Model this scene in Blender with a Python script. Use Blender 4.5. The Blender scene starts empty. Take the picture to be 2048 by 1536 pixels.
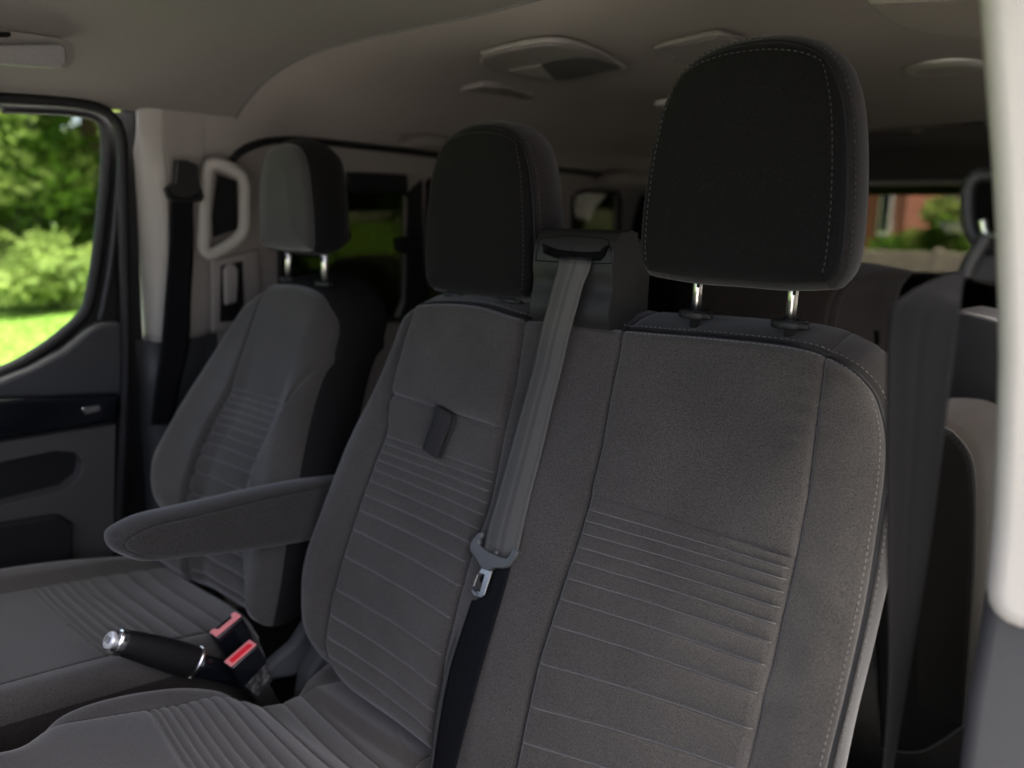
import bpy, bmesh, math, random
import numpy as np
from mathutils import Vector, Matrix
random.seed(7); RNG = np.random.default_rng(7)
S = bpy.context.scene
COL = S.collection
# ------------------------------------------------------------------ camera
FPX = 1500.0; TH = math.radians(39.6); PH = math.radians(13.8)
CAM = np.array([0.0, 0.0, 1.16])
FW = np.array([-math.sin(TH)*math.cos(PH), math.cos(TH)*math.cos(PH), -math.sin(PH)])
RT = np.array([math.cos(TH), math.sin(TH), 0.0]); UP = np.cross(RT, FW)
cd = bpy.data.cameras.new('camera'); cam = bpy.data.objects.new('camera', cd); COL.objects.link(cam)
cam.matrix_world = Matrix(((RT[0], UP[0], -FW[0], CAM[0]), (RT[1], UP[1], -FW[1], CAM[1]), (RT[2], UP[2], -FW[2], CAM[2]), (0, 0, 0, 1)))
cd.sensor_width = 36.0; cd.lens = FPX/2048*36.0
cd.clip_start = 0.02; cd.clip_end = 400
cd.dof.use_dof = True; cd.dof.focus_distance = 0.98; cd.dof.aperture_fstop = 2.2
S.camera = cam
# ------------------------------------------------------------------ world, sun, exposure
SUN_EL, SUN_AZ = math.radians(74), math.radians(78)
w = bpy.data.worlds.new('World'); S.world = w; w.use_nodes = True
nt = w.node_tree; sky = nt.nodes.new('ShaderNodeTexSky'); sky.sky_type = 'NISHITA'; sky.sun_disc = False
sky.sun_elevation = SUN_EL; sky.sun_rotation = SUN_AZ; sky.air_density = 0.5; sky.dust_density = 8.0; sky.ozone_density = 1.0
bg = nt.nodes['Background']; nt.links.new(sky.outputs[0], bg.inputs[0]); bg.inputs[1].default_value = 0.14
sl = bpy.data.lights.new('sun', 'SUN'); so = bpy.data.objects.new('sun', sl); COL.objects.link(so)
sl.energy = 2.2; sl.angle = math.radians(18); sl.color = (1.0, 0.96, 0.9)
sd = Vector((math.sin(SUN_AZ)*math.cos(SUN_EL), math.cos(SUN_AZ)*math.cos(SUN_EL), math.sin(SUN_EL)))
so.rotation_euler = sd.to_track_quat('Z', 'Y').to_euler(); so.location = (0, 0, 8)
S.view_settings.view_transform = 'Standard'; S.view_settings.look = 'None'; S.view_settings.gamma = 1.0
S.view_settings.exposure = 3.15
S.cycles.use_denoising = True
S.cycles.max_bounces = 8; S.cycles.diffuse_bounces = 5; S.cycles.transparent_max_bounces = 12
S.cycles.sample_clamp_indirect = 4.0

# ------------------------------------------------------------------ geometry from measured directions
def ray(px, py):
    return FW + RT*(px-1024)/FPX + UP*(768-py)/FPX
def on(px, py, x=None, y=None, z=None):
    d = ray(px, py)
    for i, v in enumerate((x, y, z)):
        if v is not None: return CAM + (v-CAM[i])/d[i]*d
def nrm(v):
    v = np.array(v, float); return v/np.linalg.norm(v)
class Plane:
    def __init__(s, O, U, T):
        s.O = np.array(O, float); s.U = nrm(U); s.T = nrm(T); s.N = np.cross(s.U, s.T)
    def st(s, px, py, h=0.0):
        d = ray(px, py); P0 = s.O + h*s.N; k = ((P0-CAM) @ s.N)/(d @ s.N); P = CAM + k*d - P0
        return np.array([P @ s.U, P @ s.T])
    def p(s, a, b, h=0.0):
        return s.O + a*s.U + b*s.T + h*s.N
    def at(s, px, py, h=0.0):
        a, b = s.st(px, py, h); return s.p(a, b, h)
BACK = Plane((0, .937, .975), (1, 0, 0), (0, .39, 1)); 
if BACK.N[1] > 0: BACK.N = -BACK.N
CUSH = Plane((0, .389, .389), (1, 0, 0), (0, 1, -.33))
DCUSH = Plane((0, .42, .396), (1, 0, 0), (0, 1, -.19))

# ------------------------------------------------------------------ materials
ALB = .68      # overall reflectance level of the dark cabin materials
def new_mat(name, base, rough=.8, metal=0.0, spec=.3, sheen=0.0):
    if not metal: base = tuple(v*ALB for v in base)
    m = bpy.data.materials.new(name); m.use_nodes = True
    b = m.node_tree.nodes['Principled BSDF']
    b.inputs['Base Color'].default_value = (*base, 1); b.inputs['Roughness'].default_value = rough
    b.inputs['Metallic'].default_value = metal; b.inputs['Specular IOR Level'].default_value = spec
    b.inputs['Sheen Weight'].default_value = sheen; b.inputs['Sheen Roughness'].default_value = .5
    return m
def noisy(name, c1, c2, scale=(800, 800, 800), detail=2.0, rough=.9, bump=.2, dist=.0005, spec=.2, metal=0, big=None, coords='Object', sheen=0.0, lo=.35, hi=.65):
    """two-tone speckle plus bump; big=(scale, amount) adds slow wear variation"""
    m = new_mat(name, c1, rough, metal, spec, sheen)
    if not metal: c1, c2 = tuple(v*ALB for v in c1), tuple(v*ALB for v in c2)
    nt = m.node_tree; n = nt.nodes; L = nt.links; b = n['Principled BSDF']
    tc = n.new('ShaderNodeTexCoord'); mp = n.new('ShaderNodeMapping'); mp.inputs['Scale'].default_value = scale
    L.new(tc.outputs[coords], mp.inputs[0])
    tx = n.new('ShaderNodeTexNoise'); tx.inputs['Scale'].default_value = 1; tx.inputs['Detail'].default_value = detail
    L.new(mp.outputs[0], tx.inputs['Vector'])
    cr = n.new('ShaderNodeValToRGB'); cr.color_ramp.elements[0].position = lo; cr.color_ramp.elements[1].position = hi
    cr.color_ramp.elements[0].color = (*c1, 1); cr.color_ramp.elements[1].color = (*c2, 1)
    L.new(tx.outputs['Fac'], cr.inputs[0]); out = cr.outputs[0]
    if big:
        t2 = n.new('ShaderNodeTexNoise'); t2.inputs['Scale'].default_value = big[0]; t2.inputs['Detail'].default_value = 3
        L.new(tc.outputs['Object'], t2.inputs['Vector'])
        mr = n.new('ShaderNodeMapRange'); mr.inputs[1].default_value = .3; mr.inputs[2].default_value = .7
        mr.inputs[3].default_value = 1-big[1]; mr.inputs[4].default_value = 1+big[1]
        L.new(t2.outputs['Fac'], mr.inputs[0])
        mx = n.new('ShaderNodeVectorMath'); mx.operation = 'SCALE'; L.new(out, mx.inputs[0]); L.new(mr.outputs[0], mx.inputs['Scale']); out = mx.outputs[0]
    L.new(out, b.inputs['Base Color'])
    if bump:
        bp = n.new('ShaderNodeBump'); bp.inputs['Strength'].default_value = bump; bp.inputs['Distance'].default_value = dist
        L.new(tx.outputs['Fac'], bp.inputs['Height']); L.new(bp.outputs[0], b.inputs['Normal'])
    return m
M = {}
M['cloth'] = noisy('charcoal melange cloth', (.028, .0256, .0228), (.094, .0860, .0768), (900, 900, 480), 3, .95, .45, .0006, .12, sheen=.25, big=(9, .10), lo=.32, hi=.68)
M['pleatcloth'] = M['cloth']
M['seat_twill'] = noisy('grey twill cloth', (.038, .0365, .0355), (.080, .077, .0745), (750, 750, 750), 3, .95, .45, .0006, .12, sheen=.25, big=(9, .08), lo=.32, hi=.68)
M['gusset'] = noisy('dark ribbed knit', (.011, .0096, .0084), (.030, .0262, .023), (260, 260, 1500), 1.5, .95, .3, .0005, .12, sheen=.15, big=(12, .1))
M['knit'] = noisy('black headrest knit', (.003, .003, .0028), (.0125, .012, .0114), (330, 330, 1400), 1.5, .95, .3, .0005, .10, sheen=.04)
M['brown_light'] = noisy('brown grey ribbed cloth', (.045, .037, .032), (.115, .096, .084), (500, 500, 1300), 2, .95, .35, .0006, .12, sheen=.2, big=(12, .1))
M['side_knit'] = noisy('near black side knit', (.005, .005, .005), (.018, .017, .016), (330, 330, 1400), 1.5, .95, .3, .0005, .10)
M['arm'] = noisy('dark armrest cloth', (.018, .0165, .015), (.064, .0585, .053), (900, 900, 500), 3, .95, .45, .0006, .12, sheen=.2)
M['grip'] = noisy('greige handle plastic', (.36, .345, .30), (.41, .39, .345), (700,)*3, 1, .6, .1, .0003, .3)
M['brown'] = noisy('dark brown ribbed cloth', (.013, .0102, .0083), (.035, .0275, .0225), (500, 500, 1300), 2, .95, .35, .0006, .12, sheen=.2, big=(12, .1))
M['piping'] = new_mat('black piping', (.008, .008, .009), .7)
M['thread'] = new_mat('grey thread', (.22, .21, .20), .7)
M['pleat_thread'] = new_mat('pleat thread', (.17, .163, .152), .7)  # pale cord colour paints the highlight along each pleat edge
M['thread_pale'] = new_mat('pale thread', (.40, .38, .36), .7)
M['thread_dark'] = new_mat('dark thread', (.07, .068, .066), .7)
M['plastic'] = noisy('black grained plastic', (.016, .016, .0155), (.023, .023, .022), (1500,)*3, 1, .5, .25, .0003, .3)
M['plastic_grey'] = noisy('dark grey grained plastic', (.030, .029, .031), (.06, .058, .061), (1100,)*3, 1, .5, .4, .0004, .4)
M['slate'] = noisy('slate door plastic', (.040, .042, .044), (.052, .054, .056), (900,)*3, 1, .55, .2, .0003, .35)
M['frame_black'] = new_mat('black door frame paint', (.012, .0125, .013), .45)
M['door_cloth'] = noisy('mid grey door panel', (.060, .058, .055), (.082, .080, .076), (700,)*3, 2, .8, .2, .0004, .2)
M['header'] = noisy('dark taupe header trim', (.13, .12, .11), (.17, .155, .145), (500,)*3, 1, .8, .1, .0003, .2)
M['visor'] = noisy('pale visor vinyl', (.22, .215, .2), (.26, .255, .24), (500,)*3, 1, .7, .1, .0003, .2)
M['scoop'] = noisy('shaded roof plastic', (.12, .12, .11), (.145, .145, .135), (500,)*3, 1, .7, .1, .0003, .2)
M['gloss'] = new_mat('gloss black trim', (.006, .007, .010), .12, 0, .5)
M['black'] = new_mat('black recess', (.004, .004, .004), .8, 0, .1)
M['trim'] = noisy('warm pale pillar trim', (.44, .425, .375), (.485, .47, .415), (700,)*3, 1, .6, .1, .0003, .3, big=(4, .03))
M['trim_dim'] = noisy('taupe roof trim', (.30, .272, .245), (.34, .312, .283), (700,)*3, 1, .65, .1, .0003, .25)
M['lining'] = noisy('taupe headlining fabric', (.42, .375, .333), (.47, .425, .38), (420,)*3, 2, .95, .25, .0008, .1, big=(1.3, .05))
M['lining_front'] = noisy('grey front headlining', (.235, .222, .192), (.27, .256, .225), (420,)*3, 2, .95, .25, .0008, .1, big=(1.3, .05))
M['seal'] = new_mat('black rubber seal', (.007, .007, .008), .6)
M['metal'] = noisy('brushed steel', (.62, .62, .58), (.80, .80, .76), (300, 300, 2500), 2, .28, .1, .0002, .5, metal=1)
M['chrome'] = new_mat('satin chrome', (.82, .82, .82), .14, 1)
M['buckle_red'] = new_mat('red buckle button', (.95, .01, .03), .5, 0, .2)
M['buckle_pink'] = new_mat('faded red buckle frame', (1.0, .32, .32), .5, 0, .2)
M['carpet'] = noisy('dark carpet', (.012, .012, .012), (.03, .03, .03), (500,)*3, 2, 1, .4, .001, .05)
M['silver_grey'] = noisy('grey seat shield plastic', (.055, .058, .062), (.075, .08, .085), (600,)*3, 1, .7, .1, .0003, .2)
M['lens'] = new_mat('green tinted lens', (.10, .16, .02), .15, 0, .6)  # reflected green light put into the colour of lamp lenses and header strip
# webbing: uses UV (u across, v metres along)
def webbing(name, c):
    m = new_mat(name, c, .8, 0, .06, .0); c = tuple(v*ALB for v in c); nt = m.node_tree; n = nt.nodes; L = nt.links; b = n['Principled BSDF']
    uv = n.new('ShaderNodeUVMap'); sp = n.new('ShaderNodeSeparateXYZ'); L.new(uv.outputs[0], sp.inputs[0])
    w1 = n.new('ShaderNodeMath'); w1.operation = 'MULTIPLY'; w1.inputs[1].default_value = 2600; L.new(sp.outputs[1], w1.inputs[0])
    u1 = n.new('ShaderNodeMath'); u1.operation = 'MULTIPLY'; u1.inputs[1].default_value = 75; L.new(sp.outputs[0], u1.inputs[0])
    s1 = n.new('ShaderNodeMath'); s1.operation = 'SINE'; L.new(w1.outputs[0], s1.inputs[0])
    s2 = n.new('ShaderNodeMath'); s2.operation = 'SINE'; L.new(u1.outputs[0], s2.inputs[0])
    ad = n.new('ShaderNodeMath'); ad.operation = 'MULTIPLY'; L.new(s1.outputs[0], ad.inputs[0]); L.new(s2.outputs[0], ad.inputs[1])
    mr = n.new('ShaderNodeMapRange'); mr.inputs[1].default_value = -1; mr.inputs[2].default_value = 1; L.new(ad.outputs[0], mr.inputs[0])
    cr = n.new('ShaderNodeValToRGB'); e = cr.color_ramp.elements
    e[0].position = 0; e[0].color = (1.1, 1.1, 1.1, 1); e[1].position = 1; e[1].color = (1.05, 1.05, 1.05, 1)
    for p_, v_ in ((.12, 1.05), (.16, .88), (.36, .92), (.40, 1.12), (.46, 1.12), (.5, .86), (.58, .9), (.62, 1.14), (.86, 1.1), (.9, .92)):
        q = e.new(p_); q.color = (v_, v_, v_, 1)
    L.new(sp.outputs[0], cr.inputs[0])
    m1 = n.new('ShaderNodeMapRange'); m1.inputs[3].default_value = .55; m1.inputs[4].default_value = 1.45; L.new(mr.outputs[0], m1.inputs[0])
    v1 = n.new('ShaderNodeVectorMath'); v1.operation = 'SCALE'; L.new(cr.outputs[0], v1.inputs[0]); L.new(m1.outputs[0], v1.inputs['Scale'])
    v2 = n.new('ShaderNodeVectorMath'); v2.operation = 'MULTIPLY'; L.new(v1.outputs[0], v2.inputs[0]); v2.inputs[1].default_value = c
    L.new(v2.outputs[0], b.inputs['Base Color'])
    bp = n.new('ShaderNodeBump'); bp.inputs['Strength'].default_value = .6; bp.inputs['Distance'].default_value = .0003
    L.new(mr.outputs[0], bp.inputs['Height']); L.new(bp.outputs[0], b.inputs['Normal'])
    return m
M['web'] = webbing('grey seat belt webbing', (.100, .098, .089))  # lighter copy of the black webbing; windscreen sheen is put into its colour
M['web_dark'] = webbing('black seat belt webbing', (.009, .0095, .011))
M['web_strap'] = webbing('dark grey strap webbing', (.036, .035, .034))
def glass(name, tint, gl=.06):
    m = bpy.data.materials.new(name); m.use_nodes = True; nt = m.node_tree; n = nt.nodes; L = nt.links
    n.remove(n['Principled BSDF']); o = n['Material Output']
    t = n.new('ShaderNodeBsdfTransparent'); t.inputs[0].default_value = (*tint, 1)
    g = n.new('ShaderNodeBsdfGlossy'); g.inputs['Roughness'].default_value = .03
    fr = n.new('ShaderNodeLayerWeight'); fr.inputs[0].default_value = .25
    mr = n.new('ShaderNodeMapRange'); mr.inputs[3].default_value = gl*.4; mr.inputs[4].default_value = gl*4; L.new(fr.outputs['Facing'], mr.inputs[0])
    mx = n.new('ShaderNodeMixShader'); L.new(mr.outputs[0], mx.inputs[0]); L.new(t.outputs[0], mx.inputs[1]); L.new(g.outputs[0], mx.inputs[2])
    L.new(mx.outputs[0], o.inputs[0]); return m
M['glass'] = glass('clear door glass', (.90, .95, .88))
M['tint'] = glass('privacy glass', (.085, .09, .06))
M['rearglass'] = glass('lightly tinted rear glass', (.42, .42, .38))
M['sideglass'] = glass('clear sliding door glass', (.46, .46, .44))

# ------------------------------------------------------------------ object helpers
def loc_of(o):
    while o.parent: o = o.parent
    return np.array(o.location)
def tag(o, label=None, cat=None, group=None, kind=None):
    for k, v in (('label', label), ('category', cat), ('group', group), ('kind', kind)):
        if v: o[k] = v
    return o
def thing(name, loc, label, cat, group=None, kind=None):
    o = bpy.data.objects.new(name, None); COL.objects.link(o); o.location = Vector([float(v) for v in loc]); o.empty_display_size = .05
    return tag(o, label, cat, group, kind)
def mk(name, V, Fc, m, parent=None, smooth=True, normals=None, uv=None):
    V = np.array(V, float).reshape(-1, 3)
    if parent is not None: V = V - loc_of(parent)
    me = bpy.data.meshes.new(name)
    if isinstance(Fc, np.ndarray) and Fc.ndim == 2:
        nf, k = Fc.shape
        me.vertices.add(len(V)); me.vertices.foreach_set('co', V.ravel())
        me.loops.add(nf*k); me.loops.foreach_set('vertex_index', Fc.ravel().astype(np.int32))
        me.polygons.add(nf); me.polygons.foreach_set('loop_start', np.arange(0, nf*k, k, dtype=np.int32))
        me.update(calc_edges=True)
    else:
        me.from_pydata([tuple(v) for v in V], [], [tuple(int(i) for i in f) for f in Fc]); me.update()
    me.polygons.foreach_set('use_smooth', [smooth]*len(me.polygons))
    me.materials.append(m)
    if uv is not None:
        ul = me.uv_layers.new(name='UVMap'); vi = np.zeros(len(me.loops), np.int32); me.loops.foreach_get('vertex_index', vi)
        ul.data.foreach_set('uv', np.array(uv, float)[vi].ravel())
    if normals is not None: me.normals_split_custom_set_from_vertices([tuple(v) for v in normals])
    o = bpy.data.objects.new(name, me); COL.objects.link(o)
    if parent is not None: o.parent = parent
    return o
def crom(P, n, closed=False):
    """Catmull-Rom through points, resampled to n points by arc length"""
    P = np.array(P, float); m = len(P); out = []
    segs = m if closed else m-1
    for i in range(segs):
        if closed: a, b, c, d = P[(i-1) % m], P[i], P[(i+1) % m], P[(i+2) % m]
        else: a, b, c, d = P[max(i-1, 0)], P[i], P[i+1], P[min(i+2, m-1)]
        t = np.linspace(0, 1, 12, endpoint=False)[:, None]
        out.append(.5*((2*b)+(-a+c)*t+(2*a-5*b+4*c-d)*t*t+(-a+3*b-3*c+d)*t**3))
    Q = np.concatenate(out+[P[:1] if closed else P[-1:]])
    s = np.r_[0, np.cumsum(np.linalg.norm(np.diff(Q, axis=0), axis=1))]
    tt = np.linspace(0, s[-1], n+1 if closed else n)
    R_ = np.stack([np.interp(tt, s, Q[:, k]) for k in range(Q.shape[1])], 1)
    return R_[:-1] if closed else R_
def tube(name, path, r, m, parent=None, seg=8, closed=False, n=None):
    P = crom(path, n or len(path)*6, closed) if n != 0 else np.array(path, float)
    k = len(P); V = []; prev = None
    rr = r if hasattr(r, '__len__') else [r]*k
    for i in range(k):
        t = nrm(P[(i+1) % k]-P[i-1]) if closed else nrm(P[min(i+1, k-1)]-P[max(i-1, 0)])
        a = prev if prev is not None else np.cross(t, (0, 0, 1) if abs(t[2]) < .9 else (1, 0, 0))
        a = nrm(a-(a@t)*t); prev = a; b = np.cross(t, a)
        for j in range(seg):
            an = 2*math.pi*j/seg; V.append(P[i]+rr[i]*(math.cos(an)*a+math.sin(an)*b))
    F = []
    for i in range(k if closed else k-1):
        for j in range(seg):
            i2 = (i+1) % k; F.append((i*seg+j, i*seg+(j+1) % seg, i2*seg+(j+1) % seg, i2*seg+j))
    if not closed: F += [tuple(range(seg))[::-1], tuple((k-1)*seg+j for j in range(seg))]
    return mk(name, V, F, m, parent)
def stitches(name, path, m, parent, lift, L=.0046, gap=.0030, r=.00055):
    """a row of short raised threads along a path; lift = direction off the cloth"""
    P = np.array(path, float); s = np.r_[0, np.cumsum(np.linalg.norm(np.diff(P, axis=0), axis=1))]
    lift = np.array(lift, float); lf = lift if lift.ndim == 2 else np.tile(lift, (len(P), 1))
    V = []; F = []; a = 0
    def at(q): return np.array([np.interp(q, s, P[:, k]) for k in range(3)]), np.array([np.interp(q, s, lf[:, k]) for k in range(3)])
    while a+L < s[-1]:
        p0, n0 = at(a); p2, _ = at(a+L); n0 = nrm(n0); pm = (p0+p2)/2+n0*r*1.2; t = nrm(p2-p0); sd_ = np.cross(t, n0)*r
        b = len(V)
        V += [p0-n0*r, p0+sd_*.5, p0+n0*r*.6, p0-sd_*.5, pm-n0*r*2, pm+sd_*1.1, pm+n0*r, pm-sd_*1.1, p2-n0*r, p2+sd_*.5, p2+n0*r*.6, p2-sd_*.5]
        for q in (0, 4):
            for j in range(4): F.append((b+q+j, b+q+(j+1) % 4, b+q+4+(j+1) % 4, b+q+4+j))
        a += L+gap
    return mk(name, V, F, m, parent)
def bevel(o, wd, seg=3, ang=40):
    b = o.modifiers.new('bevel', 'BEVEL'); b.width = wd; b.segments = seg; b.limit_method = 'ANGLE'; b.angle_limit = math.radians(ang)
    for p in o.data.polygons: p.use_smooth = True
    o.modifiers.new('wn', 'WEIGHTED_NORMAL').keep_sharp = False
    return o
def prism(name, P, D, m, parent=None, bev=0.0, seg=3):
    """polygon P (3-D points) pushed along vector D"""
    P = np.array(P, float); k = len(P); V = np.concatenate([P, P+np.array(D)])
    nn = np.zeros(3)
    for i in range(k): nn += np.cross(P[i], P[(i+1) % k])
    f = list(range(k)); fl = nn @ np.array(D) > 0
    F = [f[::-1] if fl else f, [i+k for i in (f if fl else f[::-1])]]
    for i in range(k):
        j = (i+1) % k; F.append((i, j, j+k, i+k) if fl else (j, i, i+k, j+k))
    o = mk(name, V, F, m, parent, smooth=False)
    if bev: bevel(o, bev, seg)
    return o
def box(name, c, size, m, parent=None, bev=0.0, rot=None, seg=3):
    c = np.array(c, float); hx, hy, hz = [v/2 for v in size]
    R_ = np.eye(3) if rot is None else np.array(rot, float).T   # rot rows = axes
    P = [c+R_ @ np.array((sx*hx, sy*hy, -hz)) for sx, sy in ((-1, -1), (1, -1), (1, 1), (-1, 1))]
    return prism(name, P, R_ @ np.array((0, 0, size[2])), m, parent, bev, seg)
def cut(o, cutter):
    md = o.modifiers.new('cut', 'BOOLEAN'); md.operation = 'DIFFERENCE'; md.object = cutter; md.solver = 'EXACT'
    bpy.context.view_layer.update()
    dg = bpy.context.evaluated_depsgraph_get(); me = bpy.data.meshes.new_from_object(o.evaluated_get(dg))
    o.modifiers.clear(); o.data = me; bpy.data.objects.remove(cutter, do_unlink=True)
    return o
def ribbon(name, L_, R_, m, parent=None, n=60, th=.0013, across=7, curl=0.0, nd=None):
    A = crom(L_, n); B = crom(R_, n); V = []; UV = []; s = 0
    for i in range(n):
        if i: s += np.linalg.norm((A[i]+B[i]-A[i-1]-B[i-1])/2)
        for j in range(across):
            u = j/(across-1); p = A[i]*(1-u)+B[i]*u
            if curl: p = p + np.array(nd)*curl*math.sin(math.pi*u)
            V.append(p); UV.append((u, s))
    F = [(i*across+j, i*across+j+1, (i+1)*across+j+1, (i+1)*across+j) for i in range(n-1) for j in range(across-1)]
    o = mk(name, V, F, m, parent, uv=UV); md = o.modifiers.new('thick', 'SOLIDIFY'); md.thickness = th; md.offset = 0
    return o
def lathe(name, c, prof, m, parent=None, axis=(0, 0, 1), seg=24, sq=(1, 1)):
    ax = nrm(axis); a = nrm(np.cross(ax, (0, 1, 0) if abs(ax[1]) < .9 else (1, 0, 0))); b = np.cross(ax, a); V = []
    for r, z in prof:
        for j in range(seg):
            an = 2*math.pi*j/seg; V.append(np.array(c)+ax*z+r*(math.cos(an)*a*sq[0]+math.sin(an)*b*sq[1]))
    k = len(prof); F = [(i*seg+j, i*seg+(j+1) % seg, (i+1)*seg+(j+1) % seg, (i+1)*seg+j) for i in range(k-1) for j in range(seg)]
    F += [tuple(range(seg))[::-1], tuple((k-1)*seg+j for j in range(seg))]
    return mk(name, V, F, m, parent)

# ------------------------------------------------------------------ upholstered pads
def pad(pl, sides, nu, nv, E, D, hfun, regions, parent, name, mats, gmat, roll, bulge=.01, gut=.0, seamed=None, taper=0.0):
    """sides = bottom, right, top, left: lists of (s,t,h0,R). Front surface is a height field on plane pl,
    hfun(s,t,d) adds relief; regions(s,t)-> ids; mats[id]=(name, material, is_sub). Returns dict."""
    B = crom(sides[0], nu); Rr = crom(sides[1], nv); Tt = crom(sides[2], nu); Lf = crom(sides[3], nv)
    u = np.linspace(0, 1, nu)[None, :, None]; v = np.linspace(0, 1, nv)[:, None, None]
    G = (1-v)*B[None]+v*Tt[None]+(1-u)*Lf[:, None]+u*Rr[:, None]-((1-u)*(1-v)*B[0]+u*(1-v)*B[-1]+(1-u)*v*Tt[0]+u*v*Tt[-1])
    ring = [(0, j) for j in range(nu)]+[(i, nu-1) for i in range(1, nv)]+[(nv-1, j) for j in range(nu-2, -1, -1)]+[(i, 0) for i in range(nv-2, 0, -1)]
    ri = np.array([a*nu+b for a, b in ring])
    flat = G.reshape(-1, 4); rg = flat[ri]
    st = flat[:, :2]; d = np.full(len(st), 1e9); Rv = np.zeros(len(st)); rs = rg[::2]
    for k in range(0, len(st), 20000):
        q = st[k:k+20000]; dd = ((q[:, None, 0]-rs[None, :, 0])**2+(q[:, None, 1]-rs[None, :, 1])**2)
        j = dd.argmin(1); d[k:k+20000] = np.sqrt(dd[np.arange(len(q)), j]); Rv[k:k+20000] = rs[j, 3]
    d[ri] = 0; Rv = np.maximum(Rv, .004)
    x = np.clip(Rv-d, 0, None); edge = Rv-np.sqrt(np.clip(Rv*Rv-x*x, 0, None))
    h = flat[:, 2]+hfun(st[:, 0], st[:, 1], d)-edge*roll
    P = pl.O+st[:, :1]*pl.U+st[:, 1:2]*pl.T+h[:, None]*pl.N
    Pg = P.reshape(nv, nu, 3)
    gu = np.gradient(Pg, axis=1); gv = np.gradient(Pg, axis=0); nn = np.cross(gu, gv); nn /= np.linalg.norm(nn, axis=2, keepdims=True)+1e-12
    if (nn.reshape(-1, 3) @ pl.N).mean() < 0: nn = -nn; flip = True
    else: flip = False
    N_ = nn.reshape(-1, 3)
    idx = np.arange(nu*nv).reshape(nv, nu)
    Q = np.stack([idx[:-1, :-1], idx[:-1, 1:], idx[1:, 1:], idx[1:, :-1]], -1).reshape(-1, 4)
    if flip: Q = Q[:, ::-1]
    cen = st[Q].mean(1); reg = regions(cen[:, 0], cen[:, 1]); made = {}
    body = None
    for r in [0]+[int(q) for q in np.unique(reg) if q != 0]:
        sel = Q[reg == r]
        if not len(sel): continue
        uq, inv = np.unique(sel, return_inverse=True)
        nm, mt, lab = mats(r)
        o = mk(nm, P[uq], inv.reshape(-1, 4), mt, parent if r == 0 else body, normals=N_[uq])
        if lab: o['label'] = lab
        if r == 0: body = o
        made[r] = o
    # gusset
    E = nrm(E); ringP = P[ri]; k = len(ri); c2 = ringP.mean(0)
    tang = np.roll(ringP, -1, 0)-np.roll(ringP, 1, 0); out = np.cross(tang, E); out /= np.linalg.norm(out, axis=1, keepdims=True)+1e-12
    if ((ringP-c2)*out).sum() < 0: out = -out
    m_ = 14; V = []; base = ringP.copy()
    for j in range(m_+1):
        f = j/m_; off = bulge*math.sin(math.pi*min(1, f*.95+.03))**.7 - (taper*f*f)
        if j == 0: off = -.0015
        V.append(base+E*D*f+out*off)
    V.append(base*.85+(c2)*.15+E*D*1.02-out*taper)
    V = np.concatenate(V); F = []
    for j in range(m_+1):
        for i in range(k):
            i2 = (i+1) % k; F.append((j*k+i, j*k+i2, (j+1)*k+i2, (j+1)*k+i))
    F.append(tuple((m_+1)*k+i for i in range(k)))
    # orientation
    e1 = V[k]-V[0]; e2 = V[1]-V[0]
    if np.cross(e2, e1) @ out[0] < 0: F = [f[::-1] for f in F]
    g = mk('gusset', V, F, gmat, body)
    pp = ringP-pl.N*.001+out*.0006
    sel = np.ones(k, bool) if seamed is None else seamed(flat[ri][:, 0], flat[ri][:, 1])
    return dict(G=G, pl=pl, body=body, gusset=g, P=Pg, N=nn, ring=ringP, out=out, sel=sel, made=made, idx=ri, E=E, D=D, V=V.reshape(m_+2, k, 3))
def pleat_highlights(R, line, lo, hi, parent, m, r=.00075, step=3):
    """one raised sewing thread along t = line(s) for lo < s < hi"""
    G, P, NN = R['G'], R['P'], R['N']; path = []
    for j in range(0, G.shape[1], step):
        sc, tc = G[:, j, 0], G[:, j, 1]; d = tc-line(sc, tc); k = np.where((d[:-1] < 0) & (d[1:] >= 0))[0]
        if not len(k): continue
        i = k[0]; f = -d[i]/(d[i+1]-d[i]); sv = sc[i]*(1-f)+sc[i+1]*f; tv = tc[i]*(1-f)+tc[i+1]*f
        if lo(tv)+.002 < sv < hi(tv)-.002: path.append(P[i, j]*(1-f)+P[i+1, j]*f+R['pl'].N*(r*.7))
    if len(path) > 4: tube('pleat_thread', path, r, m, parent, seg=5, n=0)
def runs(mask):
    """contiguous index runs of a cyclic mask"""
    k = len(mask); 
    if mask.all(): return [list(range(k))+[0]]
    s0 = next(i for i in range(k) if not mask[i]); out = []; cur = []
    for j in range(1, k+1):
        i = (s0+j) % k
        if mask[i]: cur.append(i)
        elif cur: out.append(cur); cur = []
    return out
def seams(R, parent, inner, outer, thread=None, pip=.0022, grows=2):
    """piping plus a stitched row each side of it, along the ring where R['sel']"""
    nv, nu = R['P'].shape[:2]
    for run in runs(R['sel']):
        if len(run) < 6: continue
        run2 = run[::3]
        P = R['ring'][run]; O_ = R['out'][run]
        tube('piping', (P+O_*.0004)[::4], pip, M['piping'], parent, seg=6, n=len(run)//3)
        ii = R['idx'][run]; vi, ui = ii//nu, ii % nu
        if inner:
            st_ = int(inner)
            v2 = np.clip(vi, st_, nv-1-st_); u2 = np.clip(ui, st_, nu-1-st_)
            Q = R['P'][v2, u2]; NN = R['N'][v2, u2]
            stitches('stitching', Q+NN*.0004, thread or M['thread'], parent, NN)
        if outer:
            j = grows; Q = R['V'][j][run]
            NN = R['out'][run]
            stitches('stitching', Q+NN*.0006, thread or M['thread'], parent, NN)

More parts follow.
